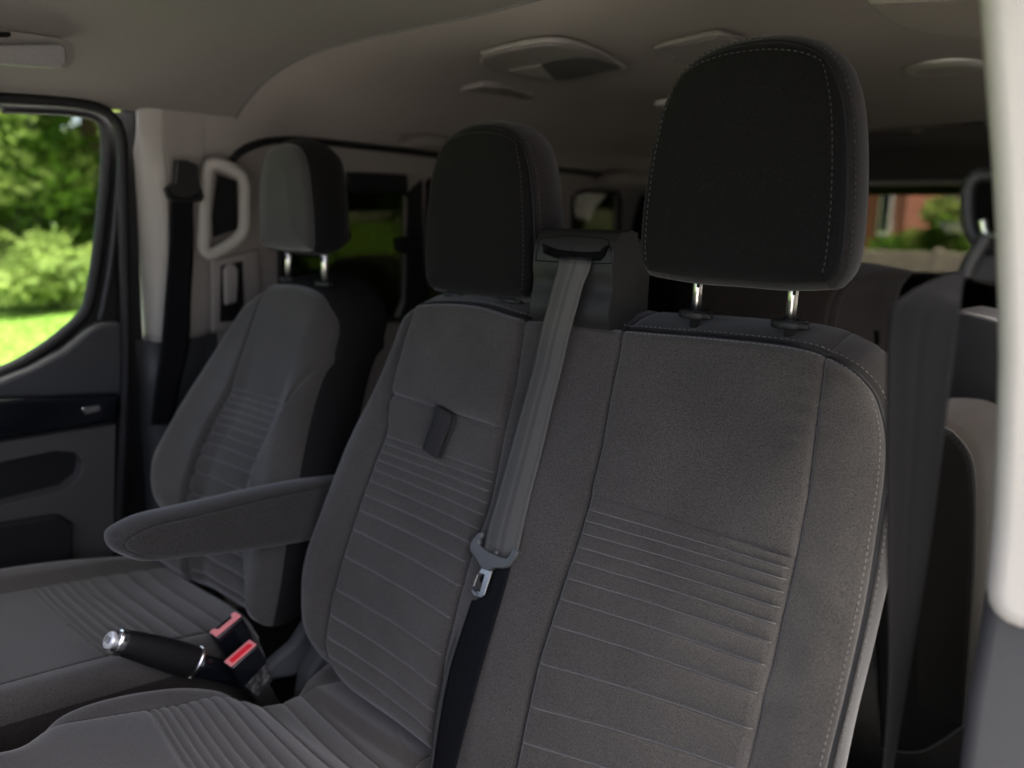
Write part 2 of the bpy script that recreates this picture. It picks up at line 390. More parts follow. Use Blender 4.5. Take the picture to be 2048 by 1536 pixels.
def g(x, w_): return np.exp(-(x/w_)**2)
def smooth(a, b, x):
    t = np.clip((x-a)/(b-a), 0, 1); return t*t*(3-2*t)
def poly_f(pts):
    """s as function of t from seam points (s,t)"""
    P = sorted([(float(p[1]), float(p[0])) for p in pts]); T_ = np.array([p[0] for p in P]); S_ = np.array([p[1] for p in P])
    return lambda t: np.interp(t, T_, S_)

# ================================================================== SEATS
def side_px(pl, pts):      # pts: px, py, h0, R
    return [(*pl.st(p[0], p[1], p[2]), p[2], p[3]) for p in pts]
def headrest(cx, yf, z0, parent, wd=1.0, ht=1.0, front=None, tilt=.04, stitched=True, res=2, gm=None, drop=0.0):
    front = front or M['knit']
    pl = Plane((cx, yf, z0), (1, 0, 0), (0, tilt, 1)); pl.N = nrm((0, -1, tilt))
    r = .013; a = wd; b = ht
    Rt = [(.112*a, .006*b, 0, r), (.122*a, .026*b, 0, r), (.1225*a, .08*b, 0, r), (.117*a, .14*b, 0, r), (.108*a, .19*b, 0, r), (.095*a, .225*b, 0, r), (.082*a, .243*b, 0, r)]
    Lf = [(-p[0], *p[1:]) for p in Rt]
    Bt = [Lf[0], (-.06*a, 0, 0, .03), (0, 0, 0, .03), (.06*a, 0, 0, .03), Rt[0]]
    Tp = [Lf[-1], (-.06*a, .257*b, 0, r), (-.03*a, .265*b, 0, r), (0, .267*b, 0, r), (.03*a, .265*b, 0, r), (.06*a, .257*b, 0, r), Rt[-1]]
    hf = lambda s, t, d: .012*np.clip(d/.05, 0, 1)**.8 - .010*((t/(.27*b))-.4)**2
    R = pad(pl, (Bt, Rt, Tp, Lf), int(60*res), int(64*res), (0, 1, .03), .105, hf, lambda s, t: np.zeros(len(s), int), parent, 'headrest',
            lambda r_: ('headrest', front, None), gm or M['gusset'], .9, bulge=.015, taper=.024, seamed=lambda s, t: t > .02)
    hr = R['body']
    if stitched: seams(R, hr, int(3*res), 1, M['thread_dark'] , .0022, 1)
    return hr, R
def posts(cx, y, z0, z1, hr, parent, half=.0665, collar=True, r=.0068):
    for s_ in (-1, 1):
        x = cx+s_*half
        lathe('headrest_post', (x, y, z0-.02), [(r, 0), (r, z1-z0+.045)], M['metal'], hr, axis=(0, .05, 1), seg=20)
        box('post_notch', (x+.0045, y-.0052, z0+(z1-z0)*.62), (.0035, .003, .012), M['black'], hr, .0008)
        if collar:
            c = lathe('post_collar', (x, y, z0-.006), [(.021, 0), (.0235, .002), (.0242, .006), (.0235, .0105), (.019, .0125), (.012, .012), (.009, .009)], M['plastic'], parent, axis=(0, .06, 1), seg=32, sq=(1, .8))
            box('release_button', (x+.0205, y-.0075, z0+.0005), (.017, .013, .0085), M['plastic'], c, .003)

bench = thing('double_passenger_seat', (-.62, .75, .05), 'wide charcoal double front seat with pleated panels and two black headrests nearest the camera', 'car seat')
r1, r2 = .045, .013
b_left = side_px(BACK, [(661, 1343, 0, .03), (628, 1310, .0, r1), (603, 1255, .005, r1), (597, 1190, .012, r1), (605, 1110, .018, r1), (640, 1010, .02, r1), (690, 880, .015, r1), (740, 770, .01, r1), (775, 690, .004, .035), (797, 640, 0, .025), (812, 622, 0, .018)])
b_top = side_px(BACK, [(812, 622, 0, .018), (832, 613, 0, r2), (905, 609, 0, r2), (970, 616, 0, r2), (1040, 637, -.004, r2), (1090, 641, -.004, r2), (1160, 645, 0, r2), (1240, 658, 0, r2), (1320, 666, 0, r2), (1400, 672, 0, r2), (1530, 685, 0, r2), (1600, 696, 0, r2), (1650, 711, 0, r2), (1700, 738, 0, r2)])
b_right = side_px(BACK, [(1661, 1530, .03, r2), (1700, 1370, .03, r2), (1737, 1200, .028, r2), (1760, 1040, .02, r2), (1770, 950, .014, r2), (1770, 870, .008, r2), (1752, 800, 0, r2), (1728, 764, 0, r2), (1700, 738, 0, r2)])
s_ = b_right[0]; b_right = [(s_[0]-.012, -.70, .02, r2), (s_[0]+.0, -.62, .03, r2), (s_[0], -.54, .03, r2)]+b_right
b_bot = [(*b_left[0][:2], 0, .03), (-.93, -.688, 0, .03), (-.80, -.695, 0, .03), (-.6, -.70, 0, .03), (-.4, -.70, 0, .03), b_right[0]]
fL1 = poly_f([BACK.st(*p, .004) for p in [(832, 613), (832, 627), (818, 686), (802, 765), (795, 791), (787, 806), (785, 853), (777, 879), (762, 920), (733, 1008), (699, 1114), (672, 1200), (654, 1279), (654, 1316), (661, 1335)]]+[(-.985, -.70), (-.995, .03)])
fR1 = poly_f([BACK.st(*p, .004) for p in [(1040, 639), (1029, 765), (1013, 856), (1000, 941), (988, 1008), (946, 1132), (935, 1170), (897, 1309), (879, 1410), (867, 1496)]]+[(-.757, .03)])
fL2 = poly_f([BACK.st(*p, .004) for p in [(1240, 660), (1226, 768), (1211, 883), (1189, 993), (1169, 1068), (1124, 1203), (1084, 1323), (1054, 1443), (1034, 1533)]]+[(-.57, .03), (-.573, -.72)])
fR2 = poly_f([BACK.st(*p, .004) for p in [(1645, 708), (1639, 768), (1619, 993), (1599, 1118), (1584, 1188), (1564, 1278), (1551, 1338), (1539, 1378), (1524, 1453), (1504, 1533)]]+[(-.28, .03), (-.262, -.72)])
near_p = [(-.240, -.246), (-.262, -.259), (-.278, -.272), (-.296, -.287), (-.316, -.305), (-.337, -.324), (-.362, -.346), (-.393, -.373), (-.432, -.406), (-.489, -.447), (-.552, -.495), (-.603, -.548), (-.645, -.60), (-.672, -.64)]
mid_p = [(-.168, -.181), (-.243, -.251), (-.256, -.266), (-.271, -.281), (-.287, -.299), (-.305, -.318), (-.326, -.341), (-.352, -.366), (-.380, -.396), (-.416, -.434), (-.466, -.486), (-.527, -.545), (-.574, -.594), (-.613, -.632), (-.642, -.663)]
def pleat_field(s, t, sl, sr, P):
    """returns distance to nearest pleat line and row index (0 above the first line)"""
    f = np.clip((s-sl)/(sr-sl), 0, 1); lines = np.array(P); row = np.zeros(len(s), int); dn = np.full(len(s), 1e9); above = np.full(len(s), 1.0); below = np.full(len(s), -1.0)
    for (a, b) in lines:
        ln = a*(1-f)+b*f + .006*np.sin(np.pi*f)*0; dd = t-ln; row += dd < 0; dn = np.minimum(dn, abs(dd))
        above = np.where(dd < 0, ln, above)     # nearest line above (last passed)
        below = np.where((dd >= 0) & (below == -1.0), ln, below)
    return dn, row, above, below
def back_h(s, t, d):
    a1, b1, a2, b2 = fL1(t), fR1(t), fL2(t), fR2(t)
    low = smooth(-.02, -.30, t); h = np.zeros(len(s))
    inm = (s > a1) & (s < b1); inn = (s > a2) & (s < b2)
    # bolsters
    h += np.where(s <= a1, .016*smooth(0, .05, a1-s)*(.3+.7*low), 0)
    h += np.where(s >= b2, .020*smooth(0, .055, s-b2)*(.25+.75*low), 0)
    cs = (s >= b1) & (s <= a2); q = np.clip((s-b1)/(a2-b1), 0, 1)
    h += np.where(cs, .013*np.sin(np.pi*q)**.7*(.4+.6*low), 0)
    # panels, slightly dished, pillowed at the seams
    for ins, a, b, P in ((inm, a1, b1, mid_p), (inn, a2, b2, near_p)):
        q = np.clip((s-a)/(b-a), 0, 1); e = np.minimum(s-a, b-s)
        dn, row, ab, be = pleat_field(s, t, a, b, P)
        pl_ = np.where(row >= 1, 1, 0)
        wdt = np.where(row >= 1, np.clip(ab-np.where(be == -1.0, ab-.06, be), .008, .07), .2)
        hp = -.010*np.sin(np.pi*q)*low + .0045*(1-np.exp(-np.clip(e, 0, 1)/.010))
        amp = np.clip(wdt*.16, .0018, .0042)
        ph = np.clip(dn/(wdt*.5), 0, 1)
        hp += smooth(0, .012, e)*np.where(pl_ == 1, amp*.6*np.sqrt(np.clip(1-(1-ph)**2, 0, 1)) + .0026*(1-np.exp(-dn/.0020)), 0)
        h += np.where(ins, hp, 0)
        # upper pad overhang on the first line
        f = q; ln = P[0][0]*(1-f)+P[0][1]*f; up = t-ln
        over = .015 if P is mid_p else .0035
        h += np.where(ins & (up > 0), over*np.sqrt(np.clip(1-(1-np.clip(up/(.018 if P is mid_p else .008), 0, 1))**2, 0, 1))*smooth(.30, .10, up), 0)
        if P is mid_p: h += np.where(ins & (row == 1), .004*np.sqrt(np.clip(1-(1-np.clip((ln-t)/.01, 0, 1))**2, 0, 1))*smooth(.075, .04, ln-t), 0)
    for L_ in (a1, b1, a2, b2): h -= .0055*g(s-L_, .0027)+.0018*g(s-L_, .007)
    # soft puckers near the top seams and slow hand-made unevenness
    h += .0007*np.sin(s*61+3*np.sin(t*23))*np.sin(t*47+s*11)*np.clip(d/.02, 0, 1)
    h += .0009*g(s-.285*-1-.0, .02)*g(t+.07, .05)*np.sin(t*260)
    return h
def back_reg(s, t):
    a1, b1, a2, b2 = fL1(t), fR1(t), fL2(t), fR2(t); r = np.zeros(len(s), int)
    _, row, _, _ = pleat_field(s, t, a1, b1, mid_p); r = np.where((s > a1) & (s < b1), 100+row, r)
    _, row, _, _ = pleat_field(s, t, a2, b2, near_p); r = np.where((s > a2) & (s < b2), 200+row, r)
    r = np.where((s >= b1) & (s <= a2), 300, r); r = np.where(s <= a1, 400, r)
    return r
def back_mats(r):
    if r == 0: return ('backrest', M['cloth'], None)
    if r == 300: return ('centre_bolster', M['cloth'], None)
    if r == 400: return ('side_bolster', M['cloth'], None)
    if r in (100, 200): return ('upper_panel', M['cloth'], None)
    if r == 101: return ('folding_table_flap', M['cloth'], 'plain grey cloth flap under the middle upper panel')
    return ('pleat', M['cloth'], None)
BR = pad(BACK, (b_bot, b_right, b_top, b_left), 720, 620, (0, 1, .17), .10, back_h, back_reg, bench, 'backrest', back_mats, M['gusset'], 1.0, bulge=.006,
         seamed=lambda s, t: ((t > -.05) & (s > -1.0)) | (s > -.24))
seams(BR, BR['body'], 5, 1, M['thread'], .0042, 2)

for P_, a_, b_ in ((mid_p, fL1, fR1), (near_p, fL2, fR2)):
    for (l_, r_) in P_[1:]:
        def line(s, t, l_=l_, r_=r_, a_=a_, b_=b_):
            f = np.clip((s-a_(t))/(b_(t)-a_(t)), 0, 1); return l_*(1-f)+r_*f
        pleat_highlights(BR, line, a_, b_, BR['body'], M['pleat_thread'])
# middle and near headrests, posts, collars
hr1, R1_ = headrest(-.392, .895, 1.060, bench, 1.05, 1.05)
posts(-.404, .974, 1.003, 1.075, hr1, bench)
hr2, R2_ = headrest(-.868, .945, 1.000, bench, .99, 1.04)
posts(-.882, .985, .993, 1.03, hr2, bench)

# belt housing on top of the bench back
def housing():
    fr = crom([(.925, .975), (.919, .985), (.917, 1.000), (.920, 1.016), (.925, 1.030), (.926, 1.040), (.9245, 1.050), (.9235, 1.062), (.9265, 1.085), (.935, 1.104), (.944, 1.113)], 34); prof = [(.992, .975)]+[tuple(v) for v in fr]+[(.975, 1.1165), (.992, 1.112)]
    x0, x1 = -.722, -.578
    P = [(x0, y, z) for y, z in prof]; fr = np.array(fr)
    h = prism('belt_housing', P, (x1-x0, 0, 0), M['plastic'], bench, 0)
    # slot: an eyebrow-shaped opening cut into the upper face
    sl = [on(px, py, y=.9255)-np.array([0, .03, 0]) for px, py in [(1080, 486), (1096, 493), (1117, 499), (1142, 502), (1170, 504), (1196, 503), (1206, 492), (1216, 491), (1211, 512), (1203, 521), (1190, 523), (1165, 521), (1120, 519), (1100, 512), (1086, 505)]]
    c = prism('cutter', sl, (0, .07, 0), M['black'])
    cut(h, c); bevel(h, .0035, 3, 30)
    # face plate lines
    fp = [on(px, py, y=.9245) for px, py in [(1072, 521), (1074, 500), (1078, 480), (1084, 476), (1142, 472), (1205, 477), (1217, 481), (1222, 500), (1223, 527), (1150, 526)]]
    def snap(p):   # lay on the front profile
        z = p[2]; y = np.interp(z, fr[:, 1], fr[:, 0]); k = (y-CAM[1])/(p[1]-CAM[1]); return CAM+(p-CAM)*k-np.array([0, .0002, 0])
    tube('plate_gap', [snap(p) for p in fp+fp[:1]], .0009, M['black'], h, seg=5, n=0)
    tube('plate_gap', [snap(on(px, py, y=.925)) for px, py in [(1143, 473), (1143, 500)]], .0007, M['black'], h, seg=5, n=0)
    liner = prism('slot_lining', [(-.712, .936, 1.045), (-.59, .936, 1.045), (-.59, .944, 1.102), (-.712, .944, 1.102)], (0, .004, 0), M['black'], h)  # black sheet added close behind the face so the slot looks dark
    rear = prism('rear_cover', [(x0+.006, .9925, .985), (x1-.006, .9925, .985), (x1-.003, .9925, 1.10), (x1-.012, .9925, 1.108), (x0+.012, .9925, 1.108), (x0+.004, .9925, 1.10)], (0, .05, -.01), M['plastic'], h, .01)
    return h
housing()
# pull strap on the folding middle panel
def pull_strap():
    Pp = [BACK.at(x, y, h) for x, y, h in [(888, 832, .010), (888, 820, .029), (884, 842, .034), (873, 872, .030), (860, 908, .022)]]
    wv = np.array([.0175, 0, 0])
    L_ = [p-wv+np.array([0, 0, .006]) for p in Pp]; R_ = [p+wv-np.array([0, 0, .004]) for p in Pp]
    L_[0] += (0, 0, .0); 
    s1 = ribbon('pull_strap', L_, R_, M['web_strap'], bench, 40, .0022)
    Pq = [p+np.array([.0, .006, -.002]) for p in Pp]
    ribbon('pull_strap', [p-wv+np.array([.004, 0, .006]) for p in Pq], [p+wv+np.array([.004, 0, -.004]) for p in Pq], M['web_strap'], bench, 40, .0022)
pull_strap()
# small woven label on the outer bolster seam
lab = [(-.1815, -.125), (-.1815, -.175)]
lp = [BR['ring'][i] for i in range(len(BR['ring'])) if -.160 < (BR['ring'][i]-BACK.O)@BACK.T < -.116 and BR['ring'][i][0] > -.4]
if lp:
    lp = np.array(lp); a, b = lp[np.argmin(lp[:, 2])], lp[np.argmax(lp[:, 2])]
    out = np.array([.55, -.83, 0])
    L_ = [a+out*.002, b+out*.002]; tg = prism('side_label', [a, b, b+np.array([.009, -.004, 0]), a+np.array([.009, -.004, 0])], (.0006, .0009, 0), M['piping'], bench)
    tc = bpy.data.curves.new('label_text', 'FONT'); tc.body = 'AIRBAG'; tc.size = .0085; tc.extrude = .0002; tc.align_x = 'LEFT'
    to = bpy.data.objects.new('label_lettering', tc); COL.objects.link(to)
    xd = nrm(a-b); n_ = np.array([.2, -.93, .3]); n_ = nrm(n_-(n_ @ xd)*xd); yd = np.cross(n_, xd)
    p0 = b+xd*.003+np.array([.0016, -.0010, 0])+n_*.0022
    to.matrix_world = Matrix(((xd[0], yd[0], n_[0], p0[0]), (xd[1], yd[1], n_[1], p0[1]), (xd[2], yd[2], n_[2], p0[2]), (0, 0, 0, 1)))
    bpy.context.view_layer.update(); dg = bpy.context.evaluated_depsgraph_get(); me = bpy.data.meshes.new_from_object(to.evaluated_get(dg)); mw = np.array(to.matrix_world)
    vs = np.array([v.co for v in me.vertices]) if len(me.vertices) else np.zeros((0, 3)); fs = [tuple(p.vertices) for p in me.polygons]
    bpy.data.objects.remove(to, do_unlink=True)
    if len(vs): mk('lettering', vs @ mw[:3, :3].T+mw[:3, 3], fs, M['thread_pale'], tg, smooth=False)

# bench cushion
r1 = .03
def cpx(pts): return [(*CUSH.st(p[0], p[1], p[2]), p[2], p[3]) for p in pts]
c_left = [(-1.10, -.42, .03, r1), (-1.125, -.30, .038, r1)]+cpx([(0, 1492, .045, r1), (120, 1424, .045, r1), (260, 1388, .04, r1), (390, 1376, .03, r1), (450, 1388, .012, r1), (500, 1410, 0, .02), (560, 1408, 0, .015), (620, 1370, .0, .015), (650, 1342, 0, .015)])
c_rear = [c_left[-1], (-.93, c_left[-1][1]+.03, 0, .015), (-.6, c_left[-1][1]+.04, 0, .02), (-.4, c_left[-1][1]+.04, .0, .02), (-.2, c_left[-1][1]+.02, .02, r1)]
c_right = [(-.17, -.42, .03, r1), (-.155, -.25, .04, r1), (-.155, 0, .04, r1), (-.17, .2, .03, r1), c_rear[-1]]
c_front = [c_left[0], (-.8, -.44, 0, r1), (-.4, -.44, 0, r1), c_right[0]]
cl = poly_f([CUSH.st(*p) for p in [(289, 1470), (350, 1455), (420, 1430), (510, 1412), (601, 1395)]]+[(-1.035, -.45), (-1.03, -.1)]); 
ct = sorted([CUSH.st(*p)[1] for p in [(289, 1470), (304, 1468), (322, 1461), (340, 1456), (360, 1449), (384, 1444), (412, 1438), (442, 1432), (478, 1424), (521, 1415), (560, 1406), (601, 1395)]])
def cush_h(s, t, d):
    a1 = cl(t); h = np.where(s < a1, .012*smooth(0, .04, a1-s), 0.0)
    ins = (s > a1) & (s < -.745); e = np.minimum(s-a1, -.745-s)
    hp = .004*(1-np.exp(-np.clip(e, 0, 1)/.01))-.004*np.sin(np.pi*np.clip((s-a1)/(-.745-a1), 0, 1))
    t_ = t+.13*(s-a1)*ins; lt = np.array(ct); k = np.searchsorted(lt, t_); inp = (k > 0) & (k < len(lt))
    lo = lt[np.clip(k-1, 0, len(lt)-1)]; hi = lt[np.clip(k, 0, len(lt)-1)]; w_ = np.clip(hi-lo, .004, 1)
    ph = np.clip(np.minimum(t_-lo, hi-t_)/(w_*.5), 0, 1)
    hp += np.where(inp, np.clip(w_*.1, .001, .003)*np.sqrt(np.clip(1-(1-ph)**2, 0, 1))+.0022*(1-np.exp(-np.minimum(t_-lo, hi-t_)/.0026)), .003*smooth(0, .012, np.minimum(abs(t_-lt[0]), abs(t_-lt[-1]))))
    h += np.where(ins, hp, 0)
    h += np.where((t > lt[-1]) , .012*smooth(lt[-1], lt[-1]+.03, t), 0)
    h += np.where(s > -.745, .008, 0)
    for L_ in (a1, -.745+0*t): h -= .003*g(s-L_, .0022)
    h -= np.where(ins, .0025*g(t_-lt[-1], .002)+.0015*g(t_-lt[0], .002), 0)
    # soft diagonal wrinkle by the rear strip
    q = (s+.80)*.55+(t-.31)*.83; h += .0022*g(q, .006)*smooth(lt[-1]-.0, lt[-1]+.02, t)*g(s+.80, .05)
    return h
def cush_reg(s, t):
    k = np.searchsorted(np.array(ct), t+.13*(s-cl(t))); r = np.where((s > cl(t)) & (s < -.745), 100+k, 0)
    return r
def cush_mats(r):
    if r == 0: return ('cushion', M['cloth'], None)
    if r == 100: return ('front_panel', M['cloth'], None)
    if r == 100+len(ct): return ('rear_panel', M['cloth'], None)
    return ('pleat', M['cloth'], None)
CR = pad(CUSH, (c_front, c_right, c_rear, c_left), 400, 760, (0, .05, -1), .16, cush_h, cush_reg, bench, 'cushion', cush_mats, M['cloth'], 1.0, bulge=.008)
for t_ in ct: pleat_highlights(CR, lambda s, t, t_=t_: t_-.13*(s-cl(t)), cl, lambda t: -.745, CR['body'], M['pleat_thread'])
# hinge cover and metal base at the inner side of the bench
prism('hinge_cover', [(-1.14, .70, .20), (-1.14, .80, .20), (-1.14, .86, .33), (-1.14, .80, .36), (-1.14, .72, .285)], (.05, 0, 0), M['silver_grey'], bench, .012)
box('seat_base', (-.65, .45, .12), (.9, .62, .16), M['plastic'], bench, .02)

# ------------------------------------------------------------------ driver's seat
drv = thing('driver_seat', (-1.40, .75, .08), 'single grey driver seat with armrest and pleated panels beside the far door', 'car seat')
def dpx(pts): return [(*BACK.st(p[0], p[1], p[2]), p[2], p[3]) for p in pts]
q = .05
d_left = dpx([(322, 1050, .06, q), (296, 1000, .07, q), (291, 955, .07, q), (300, 900, .07, q), (340, 825, .062, q), (400, 722, .045, q), (440, 655, .03, q), (478, 605, .01, .04)])
cxd = -1.40
d_right = [(cxd+.215, -.66, .03, q), (cxd+.235, -.58, .05, q), (cxd+.245, -.48, .07, q), (cxd+.24, -.40, .07, q), (cxd+.215, -.30, .06, q), (cxd+.19, -.19, .045, q), (cxd+.175, -.11, .02, q), (cxd+.155, -.055, .0, .04), (cxd+.125, -.022, 0, .03)]
d_right = [(a, b, c, r) for a, b, c, r in d_right]
dt = d_left[0][1]
d_left = [(-1.60, -.66, .03, q), (-1.635, -.60, .05, q)]+d_left
d_top = [d_left[-1], (cxd-.09, .002, 0, .03), (cxd-.03, .012, 0, .03), (cxd+.03, .012, 0, .03), (cxd+.09, .0, 0, .03), d_right[-1]]
d_bot = [d_left[0], (-1.5, -.67, 0, .03), (-1.4, -.67, 0, .03), (-1.3, -.67, 0, .03), d_right[0]]
dL = poly_f([BACK.st(*p, .03) for p in [(503, 600), (497, 640), (484, 715), (470, 780), (440, 840), (415, 900), (392, 970), (382, 1040)]])
dR = poly_f([BACK.st(*p, .03) for p in [(662, 590), (648, 650), (618, 730), (590, 805), (560, 880), (530, 950), (512, 1020), (500, 1100), (500, 1180)]])
d_p = [(-.235, -.235), (-.25, -.25), (-.265, -.265), (-.281, -.281), (-.298, -.298), (-.317, -.317), (-.338, -.338), (-.362, -.362), (-.392, -.392), (-.43, -.43), (-.475, -.475), (-.52, -.52), (-.56, -.56), (-.6, -.6), (-.64, -.64)]
def dback_h(s, t, d):
    a, b = dL(t), dR(t); ins = (s > a) & (s < b); low = smooth(-.02, -.35, t); e = np.minimum(s-a, b-s)
    h = np.where(~ins, .012*low, 0.0)
    h -= np.where(ins, .022*low*smooth(-.02, .05, e), 0)+np.where(~ins, .055*low*smooth(.05, -.02, -e)*0, 0)
    dn, row, ab, be = pleat_field(s, t, a, b, d_p)
    wdt = np.where(row >= 1, np.clip(ab-np.where(be == -1.0, ab-.05, be), .008, .07), .2); ph = np.clip(dn/(wdt*.5), 0, 1)
    h += np.where(ins & (row >= 1), np.clip(wdt*.1, .0014, .003)*np.sqrt(np.clip(1-(1-ph)**2, 0, 1))+.005*(1-np.exp(-dn/.003)), 0)
    h += np.where(ins & (row == 0), .007, 0)
    for L_ in (a, b): h -= .008*g(s-L_, .005)
    return h
def dback_reg(s, t):
    _, row, _, _ = pleat_field(s, t, dL(t), dR(t), d_p); return np.where((s > dL(t)) & (s < dR(t)), 100+row, 0)
def dback_mats(r): return ('backrest', M['cloth'], None) if r == 0 else (('upper_panel', M['cloth'], None) if r == 100 else ('pleat', M['cloth'], None))
DR = pad(BACK, (d_bot, d_right, d_top, d_left), 220, 280, (0, 1, .1), .13, dback_h, dback_reg, drv, 'backrest', dback_mats, M['side_knit'], 1.0, bulge=.012, seamed=lambda s, t: s > 0)
for l_, r_ in d_p: pleat_highlights(DR, lambda s, t, l_=l_: l_+0*s, dL, dR, DR['body'], M['pleat_thread'], r=.0010)
M['knit_grey'] = noisy('grey headrest knit', (.035, .035, .033), (.075, .074, .070), (330, 330, 1400), 1.5, .95, .3, .0005, .10, sheen=.2)  # lighter copy of the headrest knit; light on the front is in its colour
hr3, R3_ = headrest(-1.402, .935, 1.055, drv, .76, .82, M['knit_grey'], stitched=False, res=1, gm=M['knit'])
posts(-1.402, .985, .985, 1.07, hr3, drv, .066, True, .0075)
dc_p = sorted([DCUSH.st(*p)[1] for p in [(62, 1203), (75, 1200), (92, 1197), (113, 1192), (133, 1188), (152, 1183), (172, 1178), (205, 1170), (245, 1160), (288, 1153), (345, 1143)]])
def dc_h(s, t, d):
    e = np.minimum(s+1.575, -1.235-s); ins = e > 0; lt = np.array(dc_p)
    h = np.where(~ins, .018*smooth(0, .035, -e), 0.0)
    k = np.searchsorted(lt, t); inp = (k > 0) & (k < len(lt)); lo = lt[np.clip(k-1, 0, len(lt)-1)]; hi = lt[np.clip(k, 0, len(lt)-1)]; w_ = np.clip(hi-lo, .004, 1)
    ph = np.clip(np.minimum(t-lo, hi-t)/(w_*.5), 0, 1)
    hp = np.where(inp, np.clip(w_*.1, .0014, .003)*np.sqrt(np.clip(1-(1-ph)**2, 0, 1))+.003*(1-np.exp(-np.minimum(t-lo, hi-t)/.0025)), .003)
    return h+np.where(ins, hp, 0)-.004*g(e, .003)
def dc_reg(s, t):
    k = np.searchsorted(np.array(dc_p), t); return np.where((s > -1.575) & (s < -1.235), 100+k, 0)
def dc_mats(r): return ('cushion', M['cloth'], None) if r == 0 else (('seat_panel', M['cloth'], None) if r in (100, 100+len(dc_p)) else ('pleat', M['cloth'], None))
q = .04
dcl = [(-1.63, -.50, .02, q), (-1.66, -.35, .035, q), (-1.665, -.1, .04, q), (-1.66, .1, .035, q), (-1.63, .30, .02, q)]
dcr = [(-1.16, -.50, .02, q), (-1.155, -.35, .02, q), (-1.150, -.1, .022, q), (-1.155, .1, .015, q), (-1.18, .26, .0, q)]
pad(DCUSH, ([dcl[0], (-1.5, -.53, 0, q), (-1.3, -.53, 0, q), dcr[0]], dcr, [dcl[-1], (-1.5, .31, 0, q), (-1.3, .31, 0, q), dcr[-1]], dcl), 230, 300, (0, 0, -1), .11, dc_h, dc_reg, drv, 'cushion', dc_mats, M['gusset'], 1.0, bulge=.010)
box('seat_base', (-1.4, .38, .17), (.40, .55, .16), M['plastic'], drv, .02)
prism('recliner_shield', [(-1.165, .62, .30), (-1.165, .72, .26), (-1.165, .84, .36), (-1.165, .86, .44), (-1.165, .80, .40), (-1.165, .72, .33)], (.03, 0, 0), M['silver_grey'], drv, .01)
# armrest: a padded block on the inner side of the driver's seat
ARM = Plane((-1.115, .62, .62), (0, 1, 0), (0, 0, 1))
ARM.N = np.array([1.0, 0, 0])
def apx(pts): return [(*ARM.st(p[0], p[1]), 0, .008) for p in pts]
a_l = apx([(272, 1108), (256, 1100), (252, 1088), (262, 1078)])
a_b = apx([(272, 1108), (310, 1118), (400, 1109), (500, 1098), (615, 1080), (690, 1062)])
a_t = apx([(262, 1078), (310, 1055), (400, 1033), (500, 1008), (600, 986), (690, 970)])
a_r = [a_b[-1], ((a_b[-1][0]+a_t[-1][0])/2+.003, (a_b[-1][1]+a_t[-1][1])/2, 0, .008), a_t[-1]]
AR = pad(ARM, (a_b, a_r, a_t, a_l), 200, 50, (-1, 0, .0), .075, lambda s, t, d: .004*np.clip(d/.03, 0, 1), lambda s, t: np.zeros(len(s), int), drv, 'armrest', lambda r: ('armrest', M['arm'], None), M['arm'], .8, bulge=.014, taper=.01)
tube('armrest_seam', (AR['ring'])[::3], .0012, M['piping'], AR['body'], seg=5, closed=True, n=len(AR['ring'])//3)

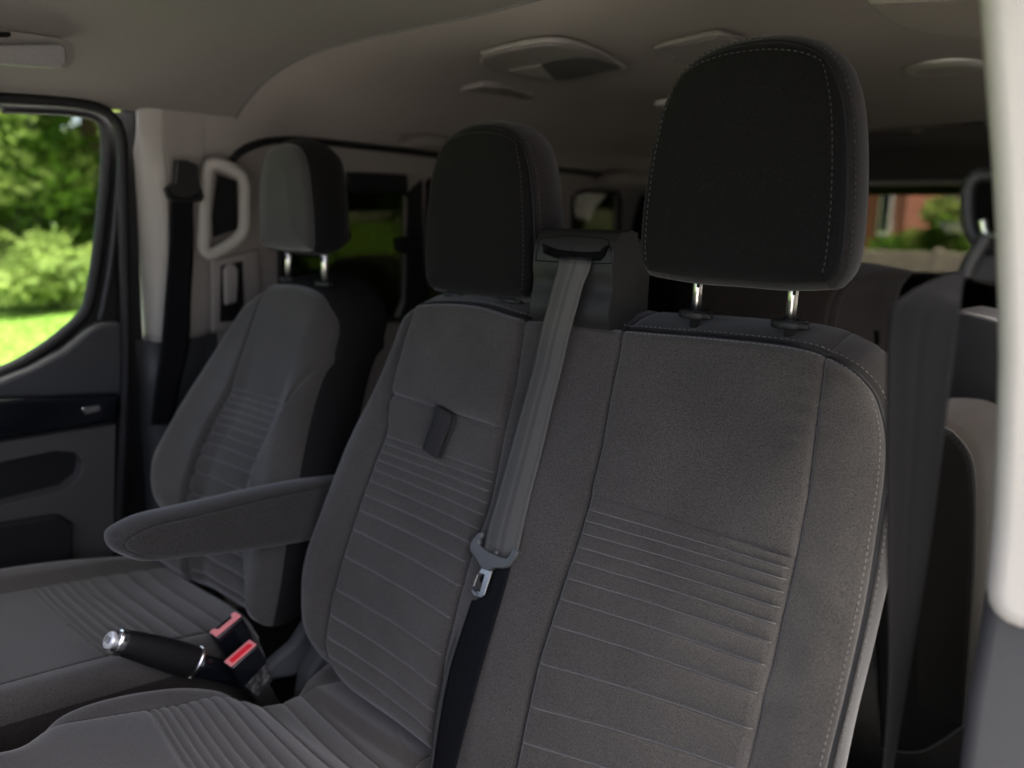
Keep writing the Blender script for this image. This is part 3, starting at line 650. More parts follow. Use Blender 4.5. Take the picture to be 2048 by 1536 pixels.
# ================================================================== BELTS, BUCKLES, HANDBRAKE
def middle_belt():
    t = thing('seat_belt', tuple(BACK.at(1090, 760, .02)), 'grey woven belt hanging from the slot between the two black headrests', 'seat belt', 'front seat belts')
    rows = [(512, 1119, 1184, 'y', .950), (522, 1118, 1183, 'y', .9205), (545, 1113, 1176, 'y', .914), (568, 1107, 1166, 'y', .910), (620, 1093, 1152, 'y', .904), (667, 1081, 1139, 'h', .026), (741, 1065, 1122, 'h', .026), (800, 1048, 1107, 'h', .028), (900, 1020, 1084, 'h', .030), (997, 993, 1059, 'h', .034), (1054, 977, 1045, 'h', .037), (1092, 970, 1037, 'h', .041), (1116, 966, 1029, 'h', .028)]
    def P(px, py, k, v): return on(px, py, y=v) if k == 'y' else BACK.at(px, py, v)
    L_ = [P(l, y-3 if y > 1000 else y, k, v) for y, l, r, k, v in rows]; R_ = [P(r, y+(8 if y > 1000 else 3), k, v) for y, l, r, k, v in rows]
    ribbon('shoulder_webbing', L_, R_, M['web'], t, 120, across=13, curl=.0022, nd=BACK.N)
    lo = [(1118, 962, 1022, .026), (1147, 960, 1016, .026), (1240, 931, 989, .026), (1335, 901, 962, .026), (1440, 880, 934, .025), (1534, 866, 911, .025), (1640, 846, 888, .022)]
    ribbon('lap_webbing', [BACK.at(l, y, h) for y, l, r, h in lo], [BACK.at(r, y+6, h+.011) for y, l, r, h in lo], M['web_dark'], t, 80, across=9)
    lo2 = [(1100, 966, 1000, .024), (1147, 953, 1000, .022), (1240, 922, 970, .022), (1335, 892, 940, .022), (1440, 871, 915, .021), (1534, 859, 890, .021), (1640, 839, 870, .02)]
    ribbon('under_webbing', [BACK.at(l, y, h) for y, l, r, h in lo2], [BACK.at(r, y+4, h) for y, l, r, h in lo2], M['web'], t, 80, across=5)
    # latch tongue
    body = [(974, 1064), (964, 1067), (953, 1079), (947, 1092), (950, 1104), (960, 1117), (966, 1128), (973, 1138), (986, 1142), (997, 1136), (1017, 1137), (1027, 1132), (1037, 1119), (1045, 1105), (1041, 1099), (1034, 1092), (1028, 1108), (1021, 1116), (1012, 1115), (998, 1109), (984, 1103), (975, 1097), (967, 1089), (967, 1080), (973, 1074)]
    tg = prism('latch_tongue', [BACK.at(x, y, .033) for x, y in body], BACK.N*.011, M['tongue'], t, .0022)
    pl_o = [(963, 1120), (966, 1136), (957, 1150), (949, 1170), (946, 1182), (950, 1190), (964, 1195), (971, 1190), (980, 1163), (986, 1143), (996, 1134), (980, 1126)]
    plate = prism('latch_plate', [BACK.at(x, y, .036) for x, y in pl_o], BACK.N*.0035, M['metal'], tg, 0)
    hole = prism('cutter', [BACK.at(x, y, .03) for x, y in [(965, 1146), (977, 1149), (967, 1184), (953, 1178)]], BACK.N*.02, M['black'])
    cut(plate, hole); bevel(plate, .0008, 2, 30)
    lathe('belt_stop', BACK.at(994, 1105, .044), [(.0035, 0), (.0035, .003), (.002, .0038)], M['tongue'], tg, axis=BACK.N, seg=14)
M['tongue'] = noisy('satin dark plastic latch', (.075, .078, .075), (.09, .093, .09), (900,)*3, 1, .38, .12, .0002, .5)
middle_belt()

def near_belt():
    t = thing('seat_belt', (-.11, .66, .95), 'black webbing stretched down from its guide beside the pale pillar on the right', 'seat belt', 'front seat belts')
    rows = [(546, 1905, 1932, .660, .664), (562, 1862, 1927, .650, .660), (592, 1808, 1922, .640, .655), (640, 1777, 1917, .635, .65), (880, 1772, 1887, .63, .65), (1136, 1774, 1853, .64, .67), (1350, 1777, 1818, .66, .70), (1533, 1766, 1786, .68, .72), (1650, 1750, 1768, .69, .73)]
    ribbon('webbing', [on(l, y, y=a) for y, l, r, a, b in rows], [on(r, y, y=b) for y, l, r, a, b in rows], M['web_near'], t, 140, across=15)
    ring = [(1992, 350), (1960, 349), (1942, 362), (1935, 392), (1937, 440), (1944, 468), (1960, 486), (1996, 500)]
    tube('belt_guide', [on(x, y, y=.70) for x, y in ring], .0052, M['plastic'], t, seg=12)
    prism('guide_plate', [on(x, y, y=.725) for x, y in [(1945, 360), (2030, 340), (2050, 560), (1965, 490), (1944, 450)]], (0, .01, 0), M['black'], t, .003)
    tube('guide_bar', [on(x, y, y=.68) for x, y in [(1975, 470), (1955, 500), (1938, 530), (1928, 552)]], .0058, M['plastic'], t, seg=12)
    prism('guide_foot', [on(x, y, y=.69) for x, y in [(1924, 540), (1960, 500), (2020, 505), (2020, 580), (1985, 572), (1940, 562)]], (0, .02, 0), M['plastic'], t, .005)
    tube('guide_pin', [on(x, y, y=.695) for x, y in [(1965, 440), (1972, 468), (1990, 476)]], .003, M['metal'], t, seg=8)
M['web_near'] = webbing('charcoal seat belt webbing', (.006, .006, .006))
near_belt()

WALL = Plane((-1.75, 0, .8), (0, 1, 0), (.12, 0, 1))
def far_belt():
    t = thing('seat_belt', tuple(WALL.at(365, 500, .03)), 'black belt hanging from a dark guide on the pale pillar beyond the driver seat', 'seat belt', 'front seat belts')
    anc = [(345, 319), (366, 320), (387, 328), (389, 362), (401, 392), (396, 402), (340, 404), (331, 394), (325, 376), (342, 364)]
    prism('belt_guide', [WALL.at(x, y, .03) for x, y in anc], WALL.N*.02, M['plastic'], t, .004)
    tube('guide_loop', [WALL.at(x, y, .052) for x, y in [(332, 378), (345, 396), (375, 402), (398, 392)]], .006, M['seal'], t)
    rows = [(395, 342, 386), (500, 338, 387), (600, 330, 382), (690, 322, 378), (760, 312, 362), (850, 300, 345)]
    ribbon('webbing', [WALL.at(l, y, .045) for y, l, r in rows], [WALL.at(r, y, .04) for y, l, r in rows], M['web_dark'], t, 60)
far_belt()

def buckle(px, py, x, label, face, ax=(0, -.33, .94)):
    c = on(px, py, x=x); a = nrm(ax); wv = nrm(np.cross((1, 0, 0), a)); wv = wv if wv[1] > 0 else -wv; tk = nrm(np.cross(wv, a)); tk = tk if tk[0] > 0 else -tk
    t = thing('belt_buckle', tuple(c-a*.10), label, 'buckle', 'belt buckles by the handbrake')
    def F(u, v, w_): return c+tk*u+wv*v+a*w_
    prof = [(-.028, 0), (.028, 0), (.028, -.04), (.022, -.085), (-.022, -.085), (-.028, -.04)]
    b = prism('buckle_body', [F(-.0125, v, w_) for v, w_ in prof], tk*.025, M['gloss'], t, .004)
    if face == 'open':       # faded L-shaped frame with the slot beside it
        prism('release_button', [F(u, v, .0005) for u, v in [(.0105, -.0265), (.0105, .0265), (-.008, .0265), (-.010, .018), (.0005, .014), (.0005, -.014), (-.010, -.018), (-.010, -.0265)]], a*.004, M['buckle_pink'], t, .001)
        prism('buckle_slot', [F(u, v, -.0015) for u, v in [(-.010, -.014), (0, -.013), (0, .013), (-.010, .014)]], a*.003, M['black'], t)
    else:
        prism('button_frame', [F(u, v, .0005) for u, v in [(-.0108, -.0268), (.0108, -.0268), (.0108, .0268), (-.0108, .0268)]], a*.0035, M['buckle_pink'], t, .001)
        prism('release_button', [F(u, v, .0035) for u, v in [(.0085, -.021), (.0085, .021), (-.001, .021), (-.003, .017), (-.003, -.021)]], a*.0018, M['buckle_red'], t, .0006)
        prism('care_label', [F(.0128, v, w_) for v, w_ in [(-.022, -.05), (.024, -.044), (.022, -.084), (-.015, -.086)]], tk*.0006, M['worn_label'], t)
    prism('buckle_stem', [F(u, v, -.08) for u, v in [(-.005, -.016), (.005, -.016), (.005, .016), (-.005, .016)]], -a*.12, M['plastic'], t, .002)
M['worn_label'] = noisy('worn grey label', (.02, .02, .02), (.22, .21, .20), (90, 90, 90), 4, .5, .1, .0005, .4, lo=.45, hi=.7)
buckle(452, 1250, -1.15, 'open belt buckle with a faded red L-shaped face, upper of the two by the handbrake', 'open')
buckle(482, 1308, -1.10, 'belt buckle with a bright red button and worn label, lower of the two', 'red')

def handbrake():
    tip = on(236, 1284, x=-1.135); base = on(390, 1322, x=-1.135); end = base+(base-tip)*1.0+np.array([0, 0, -.02])
    t = thing('handbrake', tuple(end), 'black handbrake lever with silver button and chrome collar between the front seats', 'handbrake')
    ax = nrm(base-tip); side = nrm(np.cross(ax, (0, 0, 1))); upv = np.cross(side, ax)
    def loft(name, secs, m, seg=28, n=30):
        S_ = crom([(s, w_, hh, o_) for s, w_, hh, o_ in secs], n); V = []
        for s, w_, hh, o_ in S_:
            for j in range(seg):
                an = 2*math.pi*j/seg; ca, sa = math.cos(an), math.sin(an)
                V.append(tip+ax*s+side*w_*np.sign(ca)*abs(ca)**.8+upv*(hh*np.sign(sa)*abs(sa)**.85+o_))
        F = [(i*seg+j, i*seg+(j+1) % seg, (i+1)*seg+(j+1) % seg, (i+1)*seg+j) for i in range(n-1) for j in range(seg)]
        F += [tuple(range(seg))[::-1], tuple((n-1)*seg+j for j in range(seg))]
        return mk(name, V, F, m, t)
    Ln = np.linalg.norm(base-tip)
    loft('grip', [(0, .013, .0185, 0), (.02, .015, .021, .001), (Ln*.5, .017, .025, .0), (Ln*.85, .0175, .027, -.002), (Ln, .0165, .026, -.002)], M['leather'])
    loft('end_cap', [(-.006, .011, .016, 0), (-.004, .0138, .0195, 0), (0, .0145, .0205, 0), (.006, .0145, .0205, 0), (.009, .0135, .0195, 0)], M['chrome'], n=12)
    loft('collar_ring', [(Ln-.003, .0165, .026, -.002), (Ln-.002, .0182, .028, -.002), (Ln+.002, .0182, .028, -.002), (Ln+.003, .0165, .026, -.002)], M['chrome'], n=10)
    loft('lever_shaft', [(Ln, .014, .020, -.004), (Ln+.08, .014, .018, -.008), (Ln+.18, .013, .016, -.02)], M['gloss'], n=12)
    bt = lathe('button', tip+ax*.0, [(.0092, -.004), (.0092, .010), (.0128, .011), (.0135, .0135), (.0128, .0165), (.0105, .0175), (.006, .0178)], M['button'], t, axis=-ax, seg=28)
    # little brake symbol engraved on the button
    c = tip-ax*.0181; pts = [(math.cos(a_)*.0042, math.sin(a_)*.0042) for a_ in np.linspace(0, 2*math.pi, 20)]
    tube('brake_symbol', [c+side*a_+upv*b_ for a_, b_ in pts], .0004, M['piping'], bt, seg=5, n=0)
    for sg in (-1, 1): tube('brake_symbol', [c+side*math.cos(a_)*.0066*sg+upv*math.sin(a_)*.0066 for a_ in np.linspace(-.8, .8, 8)], .0004, M['piping'], bt, seg=5, n=0)
    tube('brake_symbol', [c+upv*.002, c-upv*.002], .0005, M['piping'], bt, seg=5, n=0)
M['leather'] = noisy('black handbrake leather', (.006, .006, .006), (.011, .011, .011), (500,)*3, 2, .45, .4, .0005, .4)
M['button'] = new_mat('satin silver plastic', (.75, .75, .74), .3, .5)
handbrake()

# ================================================================== VAN INTERIOR (the setting)
def wallpoly(name, pts, h, th, m, parent, bev=0.0, px=True, hr=None):
    P = [WALL.at(a, b, h if hr is None else hr)+WALL.N*(0 if hr is None else h-hr) for a, b in pts] if px else [WALL.p(a, b-.8, h) for a, b in pts]   # metres: (y, z)
    return prism(name, P, -WALL.N*th, m, parent, bev)
def ceil_z(x, y):
    u = (x+.9)/.82; return 1.462+(-.142*abs(u)**5 if u < 0 else .03*min(u, .6)-.17*max(0, u-.1)**8)-.02*max(0, (y-1.5))/2.4
def ceil_at(px, py, off=0.0):
    z = 1.42
    for _ in range(12):
        p = on(px, py, z=z); z = ceil_z(max(-1.75, min(-.05, p[0])), p[1])-off
    return p
floor = tag(box('floor', (-.95, 1.68, .005), (1.8, 4.5, .03), M['carpet']), kind='structure')
ceiling = thing('ceiling', (-.9, 1.8, 1.47), None, None, kind='structure')
def liner(name, y0, y1, m, ny):
    xs = np.linspace(-1.692, -.065, 60); ys = np.linspace(y0, y1, ny); V = [(x, y, ceil_z(x, y)) for y in ys for x in xs]
    n = len(xs); F = [(j*n+i, j*n+i+1, (j+1)*n+i+1, (j+1)*n+i) for j in range(ny-1) for i in range(n-1)]
    o = mk(name, V, F, m, ceiling)
    return o
SEAM = 1.02
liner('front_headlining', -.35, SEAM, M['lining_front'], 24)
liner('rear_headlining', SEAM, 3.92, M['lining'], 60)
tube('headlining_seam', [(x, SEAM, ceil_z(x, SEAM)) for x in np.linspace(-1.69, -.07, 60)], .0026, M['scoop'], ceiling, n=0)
# roof side bolster over the near seats (upper right corner of the view)
near_corner = [ceil_at(px, py, .004) for px, py in [(1735, -20), (1770, 12), (1810, 30), (1860, 43), (1960, 53), (2080, 40), (2080, -40)]]
prism('roof_bolster', near_corner, (0, 0, -.02), M['lining'], ceiling, .008)

side = thing('side_wall', (-1.75, 2.3, 0), None, None, kind='structure')
def win_cut(o, pts, h0=.05, th=.16, rad=.0):
    c = wallpoly('cutter', pts, h0, th, M['black'], None, 0.0, hr=0); cut(o, c)
rear_panel = wallpoly('sliding_side_panel', [(.938, -.12), (3.93, -.12), (3.93, 1.40), (.938, 1.40)], 0, .03, M['trim_dim'], side, 0, px=False)
W1 = [(560, 392), (580, 378), (700, 378), (808, 384), (819, 396), (816, 600), (800, 640), (560, 640)]
W2 = [(856, 362), (1110, 375), (1118, 390), (1118, 640), (850, 640)]
W3 = [(1146, 400), (1152, 388), (1170, 381), (1236, 386), (1240, 400), (1236, 560), (1146, 560)]
for wpts in (W1, W2, W3): win_cut(rear_panel, wpts)
for wpts in (W1, W2, W3):
    wallpoly('window_pane', [(sum(p[0] for p in wpts)/len(wpts)+(x-sum(p[0] for p in wpts)/len(wpts))*1.04, sum(p[1] for p in wpts)/len(wpts)+(y-sum(p[1] for p in wpts)/len(wpts))*1.04) for x, y in wpts], -.026, .004, M['tint'], side)
    tube('window_seal', [WALL.at(x, y, .002) for x, y in wpts]+[WALL.at(*wpts[0], .002)], .009, M['seal'], side, n=0)
wallpoly('window_blind', [(700, 345), (815, 350), (818, 380), (702, 378)], .02, .02, M['seal'], side, .004)
wallpoly('pillar_cover', [(818, 385), (846, 360), (850, 640), (812, 640)], .012, .012, M['seal'], side, .004)
wallpoly('hinge_cap', [(797, 478), (845, 470), (850, 500), (828, 512), (800, 506)], .04, .03, M['seal'], side, .008)
tube('door_seal', [WALL.at(x, y, .012) for x, y in [(462, 322), (478, 305), (505, 291), (540, 282), (600, 280), (700, 290), (800, 301), (880, 311), (1000, 326), (1200, 350)]], .0085, M['seal'], side)
# driver-side B pillar trim: a lofted column with a rounded leading edge
def pillar(name, zs, prof, m, parent, fade=False):
    """prof: (y, inward offset) ; column along z following the wall lean"""
    pr = crom(prof, 40); V = []
    for z in zs:
        for (y, off) in pr: V.append(WALL.p(y, z-.8, off if not fade else off*(1-.85*float(smooth(1.20, 1.33, z)))+.0004))
    k = len(pr); F = [(i*k+j, i*k+j+1, (i+1)*k+j+1, (i+1)*k+j) for i in range(len(zs)-1) for j in range(k-1)]
    F = [f[::-1] for f in F]; F += [tuple(range(k)), tuple((len(zs)-1)*k+j for j in range(k))[::-1]]
    return mk(name, V, F, m, parent)
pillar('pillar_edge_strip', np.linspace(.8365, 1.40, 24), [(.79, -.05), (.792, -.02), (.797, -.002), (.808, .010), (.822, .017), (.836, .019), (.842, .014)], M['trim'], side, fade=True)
pillar('pillar_cover', np.linspace(.8365, 1.40, 24), [(.838, -.01), (.841, .010), (.848, .014), (.87, .013), (.90, .010), (.925, .006), (.94, .0), (.945, -.02)], M['trim_dim'], side, fade=True)  # same trim as the edge strip; the darker material paints its shade
wallpoly('pillar_core', [(.788, -.12), (.985, -.12), (.985, 1.42), (.788, 1.42)], -.055, .02, M['black'], side, 0, px=False)  # unseen black slab added to stop daylight leaking through the pillar gap
pillar('lower_pillar_trim', np.linspace(-.1, .8375, 10), [(.765, -.05), (.77, -.01), (.785, .014), (.81, .024), (.85, .026), (.89, .02), (.92, .008), (.95, .004), (.97, -.02), (.975, -.05)], M['slate'], side)
wallpoly('trim_panel', [(424, 520), (520, 498), (522, 660), (425, 665)], .012, .02, M['trim_dim'], side, .006)
wallpoly('trim_recess', [(442, 532), (486, 522), (490, 640), (440, 645)], .014, .004, M['seal'], side, .003)
wallpoly('trim_cap', [(450, 540), (460, 528), (470, 528), (478, 540), (476, 605), (452, 612)], .030, .014, M['trim_dim'], side, .006)
def handle():
    t = thing('grab_handle', tuple(WALL.at(450, 420, .03)), 'pale D-shaped grab handle on the pillar behind the driver seat belt', 'grab handle')
    P = [(422, 330), (455, 334), (488, 358), (491, 410), (487, 462), (458, 490), (412, 506), (409, 440), (413, 370)]
    H = [.04, .055, .065, .07, .065, .055, .04, .03, .03]
    tube('handle_ring', [WALL.at(x, y, h) for (x, y), h in zip(P, H)], .0155, M['grip'], t, seg=14, closed=True)
    wallpoly('handle_backing', [(436, 349), (473, 362), (475, 458), (428, 474), (426, 432)], .006, .005, M['carpet'], t)
handle()
# driver's door beyond the seat
door = thing('front_door', tuple(WALL.p(.3, -.7, 0)), 'driver door with rounded window, glossy black strip and dark grey pocket at far left', 'door')
dp = wallpoly('door_frame', [(-.35, -.12), (.785, -.12), (.785, .85), (.795, 1.34), (-.35, 1.34)], -.03, .008, M['frame_black'], door, 0, px=False)
DW = [(-400, 215), (0, 213), (120, 218), (178, 226), (200, 240), (210, 262), (212, 310), (206, 400), (192, 520), (180, 590), (166, 628), (120, 672), (60, 714), (0, 744), (-200, 815), (-400, 870)]
c = wallpoly('cutter', DW, .05, .2, M['black'], None, hr=-.03); cut(dp, c)
wallpoly('window_pane', [(x*1.0, y) for x, y in [(-400, 205), (60, 205), (190, 220), (214, 250), (216, 320), (196, 540), (170, 640), (100, 695), (0, 752), (-400, 880)]], -.040, .003, M['glass'], door)
tube('window_seal', [WALL.at(x+2, y, -.032) for x, y in DW[1:]], .013, M['seal'], door, n=70)
tube('door_aperture_seal', [WALL.at(x, y, .004) for x, y in [(-200, 188), (0, 196), (120, 203), (190, 214), (228, 238), (243, 280), (246, 360), (249, 520), (252, 640), (250, 800), (235, 1100)]], .012, M['seal'], door, n=60)
tube('frame_strip', [WALL.at(x, y, -.024) for x, y in [(242, 285), (232, 420), (218, 540), (205, 612), (198, 640)]], .006, M['silver_grey'], door)
wallpoly('sill_panel', [(-300, 868), (0, 762), (60, 738), (130, 700), (175, 662), (200, 648), (248, 646), (250, 790), (0, 800), (-300, 812)], .0, .04, M['slate'], door, .012)
st_ = wallpoly('gloss_strip', [(-300, 815), (0, 800), (245, 788), (238, 845), (160, 858), (0, 884), (-300, 930)], .012, .04, M['gloss'], door, .014)
wallpoly('door_switch', [(165, 816), (200, 810), (204, 822), (170, 830)], .016, .006, M['chrome'], st_, .003)
lowp = wallpoly('lower_panel', [(-300, 932), (0, 886), (165, 860), (232, 850), (225, 1200), (-300, 1300)], .004, .05, M['door_cloth'] if 'door_cloth' in M else M['slate'], door, 0)
c = wallpoly('cutter', [(-300, 985), (0, 925), (110, 902), (150, 905), (166, 925), (160, 955), (130, 980), (0, 1012), (-300, 1080)], .05, .085, M['black'], None, hr=.004); cut(lowp, c); bevel(lowp, .006, 2, 40)
wallpoly('pocket_back', [(-300, 970), (0, 915), (175, 890), (175, 990), (0, 1020), (-300, 1090)], -.034, .004, M['carpet'], door)
wallpoly('map_pocket', [(-300, 1120), (0, 1050), (120, 1030), (150, 1050), (140, 1300), (-300, 1400)], .03, .02, M['carpet'], door, .01)
# roof-side visor / handle above the driver's door
vis = thing('sun_visor', tuple(ceil_at(70, 100)), 'pale grey flap recessed in the roof lining above the driver window', 'visor')
vx = -1.46
prism('visor_flap', [on(x, y, x=vx) for x, y in [(-150, 92), (0, 88), (118, 86), (134, 92), (136, 128), (120, 135), (0, 127), (-150, 120)]], (-.03, 0, 0), M['visor'] if 'visor' in M else M['trim_dim'], vis, .006)
prism('visor_hinge', [on(x, y, x=vx+.004) for x, y in [(-60, 62), (22, 64), (24, 72), (-60, 70)]], (-.02, 0, 0), M['black'], vis, .002)  # black strip painting the shaded gap above the flap
prism('visor_bezel', [on(x, y, x=vx-.032) for x, y in [(-150, 60), (20, 60), (120, 74), (150, 92), (152, 118), (142, 136), (-150, 136)]], (-.01, 0, 0), M['lining_front'], vis, .004)

# near side: B pillar beside the open passenger door
near = thing('near_side_wall', (-.05, 1.2, 0), None, None, kind='structure')
pe = [(1952, 0), (1961, 120), (1969, 230), (1976, 320), (1983, 450), (1988, 600), (1990, 720), (1986, 880), (1979, 1040), (1970, 1140), (1966, 1185), (1971, 1215), (1985, 1238), (2008, 1256), (2040, 1268), (2110, 1276), (2300, 1280), (2300, -200), (1936, -200)]
def col(name, pts, y, dy, m, parent, bev):
    P = [on(a, b, y=y) for a, b in pts]; return prism(name, P, (0, dy, 0), m, parent, bev, 6)
col('pillar_trim', pe, .66, .10, M['trim'], near, .016)
col('lower_pillar_trim', [(1975, 1150), (1962, 1215), (1950, 1290), (1930, 1400), (1915, 1536), (1880, 1900), (2300, 1900), (2300, 1150)], .672, .11, M['slate'], near, .014)
nw = prism('sliding_side_panel', [(-.075, 2.0, .03), (-.075, 3.93, .03), (-.12, 3.93, 1.345), (-.12, 2.0, 1.345)], (.05, 0, 0), M['trim_dim'], near)
for y0, y1 in ((2.15, 2.9), (3.05, 3.6)):
    c = box('cutter', (-.08, (y0+y1)/2, 1.0), (.3, y1-y0, .42), M['black']); cut(nw, c)
    prism('window_pane', [(-.06, y0-.02, .77), (-.06, y1+.02, .77), (-.075, y1+.02, 1.23), (-.075, y0-.02, 1.23)], (.004, 0, 0), M['tint'], near)
sd_ = prism('sliding_door_panel', [(.02, .80, -.1), (.02, 2.02, -.1), (-.03, 2.02, 1.42), (-.03, .80, 1.42)], (.04, 0, 0), M['trim_dim'], near)
c = box('cutter', (0, 1.42, 1.03), (.3, .95, .44), M['black']); cut(sd_, c)
prism('window_pane', [(.02, .93, .79), (.02, 1.91, .79), (.01, 1.91, 1.27), (.01, .93, 1.27)], (.004, 0, 0), M['sideglass'], near)
# rear end of the van
rear = thing('rear_wall', (-.9, 3.93, 0), None, None, kind='structure')
rw = prism('tailgate_panel', [(-1.75, 3.93, .02), (-.05, 3.93, .02), (-.10, 3.93, 1.53), (-1.70, 3.93, 1.53)], (0, .05, 0), M['carpet'], rear)
c = box('cutter', (-.9, 3.95, .9975), (1.36, .3, .365), M['black']); cut(rw, c)
box('window_pane', (-.9, 3.96, .9975), (1.40, .004, .40), M['rearglass'], rear)
prism('tailgate_header', [(-1.66, 3.70, 1.50), (-.12, 3.70, 1.50), (-.18, 3.70, 1.24), (-1.62, 3.70, 1.24)], (0, .2, -.02), M['header'] if 'header' in M else M['slate'], rear, .02)
prism('header_reflector', [(-1.6, 3.90, 1.235), (-.2, 3.90, 1.235), (-.2, 3.925, 1.185), (-1.6, 3.925, 1.185)], (0, .004, 0), M['lens'], rear)  # strip coloured green to stand in for green light reflected there
# bulk of the cab in front of the view: dashboard, scuttle and bonnet behind the camera
dash = thing('dashboard', (-.9, -.35, .75), None, None, kind='structure')
prism('dash_pad', [(-1.72, -.62, .82), (-1.72, -.25, .86), (-1.72, -.18, .70), (-1.72, -.30, .35), (-1.72, -.62, .1)], (1.55, 0, 0), M['plastic'], dash, .02)

# ------------------------------------------------------------------ things on the ceiling
def ceil_thing(name, pts, off, m, label, cat, group=None, bev=.004, th=None):
    P = [ceil_at(x, y, 0) for x, y in pts]; P = np.array(P); c = P.mean(0)
    t = thing(name, tuple(c), label, cat, group)
    prism('cover', P+np.array([0, 0, .004]), (0, 0, -(off+.004)), m, t, bev)
    return t, P, c
t, P, c = ceil_thing('roof_console', [(960, 118), (964, 107), (1010, 94), (1060, 84), (1105, 80), (1150, 86), (1200, 104), (1252, 134), (1228, 143), (1140, 160), (1100, 160), (1030, 145), (985, 135)], .010, M['trim_dim'], 'large roof console with a scooped handle recess over the middle headrest', 'roof console')
prism('scoop_hollow', [ceil_at(x, y, .0102) for x, y in [(1080, 128), (1100, 121), (1150, 114), (1190, 116), (1240, 136), (1180, 150), (1135, 160), (1110, 158)]], (0, 0, -.0012), M['scoop'], t, .0)  # flat darker plate; shade of the scooped recess is put into its colour
prism('scoop_lip', [ceil_at(x, y, .0102) for x, y in [(1018, 140), (1050, 133), (1082, 128), (1108, 157), (1060, 150)]], (0, 0, -.0018), M['trim'], t, .0)
tube('console_edge', [ceil_at(x, y, .011) for x, y in [(964, 107), (1010, 94), (1060, 84), (1105, 80), (1150, 86), (1200, 104), (1250, 133)]], .006, M['trim_dim'], t)
ceil_thing('roof_panel', [(903, 182), (925, 172), (965, 163), (1000, 164), (1040, 174), (1068, 186), (1010, 200), (945, 198)], .012, M['trim_dim'], 'small flat lens-shaped cover on the ceiling left of the roof console', 'ceiling cover', 'ceiling covers')
t, P, c = ceil_thing('roof_panel', [(1312, 98), (1322, 90), (1380, 77), (1432, 66), (1455, 69), (1500, 83), (1530, 110), (1470, 130), (1400, 127), (1345, 115)], .010, M['trim_dim'], 'lens-shaped ceiling cover with a raised rim half hidden by the nearest headrest', 'ceiling cover', 'ceiling covers')
tube('cover_rim', [ceil_at(x, y, .011) for x, y in [(1345, 116), (1314, 99), (1322, 90), (1380, 77), (1432, 66), (1455, 69), (1500, 83)]], .005, M['trim_dim'], t)
def round_vent(px, py, r, label, slats=True):
    c = ceil_at(px, py, .0); t = thing('air_vent', tuple(c), label, 'air vent', 'round ceiling vents')
    lathe('vent_ring', c, [(r*.7, .006), (r*.72, -.006), (r*.86, -.013), (r, -.008), (r*1.02, .004)], M['trim'], t, seg=40)
    lathe('vent_well', c, [(r*.70, .004), (r*.70, -.006)], M['slate'], t, seg=32)
    if slats:
        for k in range(-3, 4):
            hw = math.sqrt(max(0, 1-(k/4.2)**2))*r*.68
            box('slat', c+np.array([0, k*r*.17, -.0105]), (hw*2, r*.07, .006), M['trim_dim'], t, .001, rot=[(1, 0, 0), (0, .8, .6), (0, -.6, .8)])
    return t
round_vent(1888, 132, .085, 'round slatted vent in the ceiling right of the nearest headrest')
round_vent(1336, 205, .04, 'small round ceiling vent beside the left edge of the nearest headrest', False)
for px, py, lb in ((1178, 227, 'small green tinted lamp lens in the ceiling beyond the roof console'), (1820, 264, 'small green tinted lamp lens in the ceiling beyond the round slatted vent')):
    c = ceil_at(px, py); t = thing('ceiling_lamp', tuple(c), lb, 'ceiling lamp', 'unlit ceiling lamps')
    lathe('lamp_lens', c, [(.05, .004), (.05, -.006), (.035, -.010)], M['lens'], t, seg=24); lathe('lamp_base', c, [(.062, .004), (.062, -.003)], M['lining'], t, seg=24)  # lens colour carries the green glint it would reflect
for pts, lb in (([(812, 292), (822, 276), (850, 268), (890, 272), (900, 296), (850, 296)], 'pale roof handle housing left of the middle headrest top'), ([(1205, 372), (1215, 352), (1245, 342), (1300, 348), (1320, 380), (1260, 374)], 'pale roof handle housing beyond the left edge of the nearest headrest')):
    P = [WALL.at(x, y, .05) for x, y in pts]; t = thing('grab_handle', tuple(np.mean(P, 0)), lb, 'grab handle', 'rear roof handles')
    prism('handle_cover', P, -WALL.N*.05, M['trim_dim'], t, .012)

# ------------------------------------------------------------------ rear seats
def rear_seat(name, label, y, pxs, m, gm, D=.14, E=(.25, 1, 0), seamed=None, R0=.03, rec=.2, sub='backrest'):
    pl = Plane((0, y, 1.0), (1, 0, 0), (0, rec, 1))
    P = {k: [(*pl.st(a, b), 0, R0) for a, b in v] for k, v in pxs.items()}
    c = pl.p(P['b'][0][0], P['b'][0][1]); t = thing(name, (c[0], y, .05), label, 'car seat', 'rear seats behind the front row')
    R = pad(pl, (P['b'], P['r'], P['t'], P['l']), 120, 120, E, D, lambda s, tt, d: .012*np.clip(d/.08, 0, 1), lambda s, tt: np.zeros(len(s), int), t, sub, lambda r: (sub, m, None), gm, 1.0, bulge=.012, seamed=seamed)
    return t, R
t, R = rear_seat('rear_seat', 'brown-grey rear seat shoulder with pale stitching behind the nearest headrest posts', 1.70,
    dict(b=[(1380, 1000), (1500, 1010), (1650, 1020)], r=[(1650, 1020), (1652, 800), (1652, 680), (1657, 630), (1668, 592), (1690, 564)], t=[(1400, 540), (1500, 540), (1600, 546), (1690, 564)], l=[(1380, 1000), (1385, 800), (1395, 640), (1400, 540)]),
    M['brown_light'], M['brown_light'], D=.26, E=(.30, 1, .04), seamed=lambda s, tt: (s > -.75) & (tt > -.3), R0=.012)
seams(R, R['body'], 2, 1, M['thread_pale'], .0015, 1)
prism('belt_slot', [on(x, y, y=1.83) for x, y in [(1683, 682), (1700, 668), (1742, 658), (1753, 663), (1755, 690), (1740, 700)]], (0, .03, 0), M['black'], R['body'], .004)
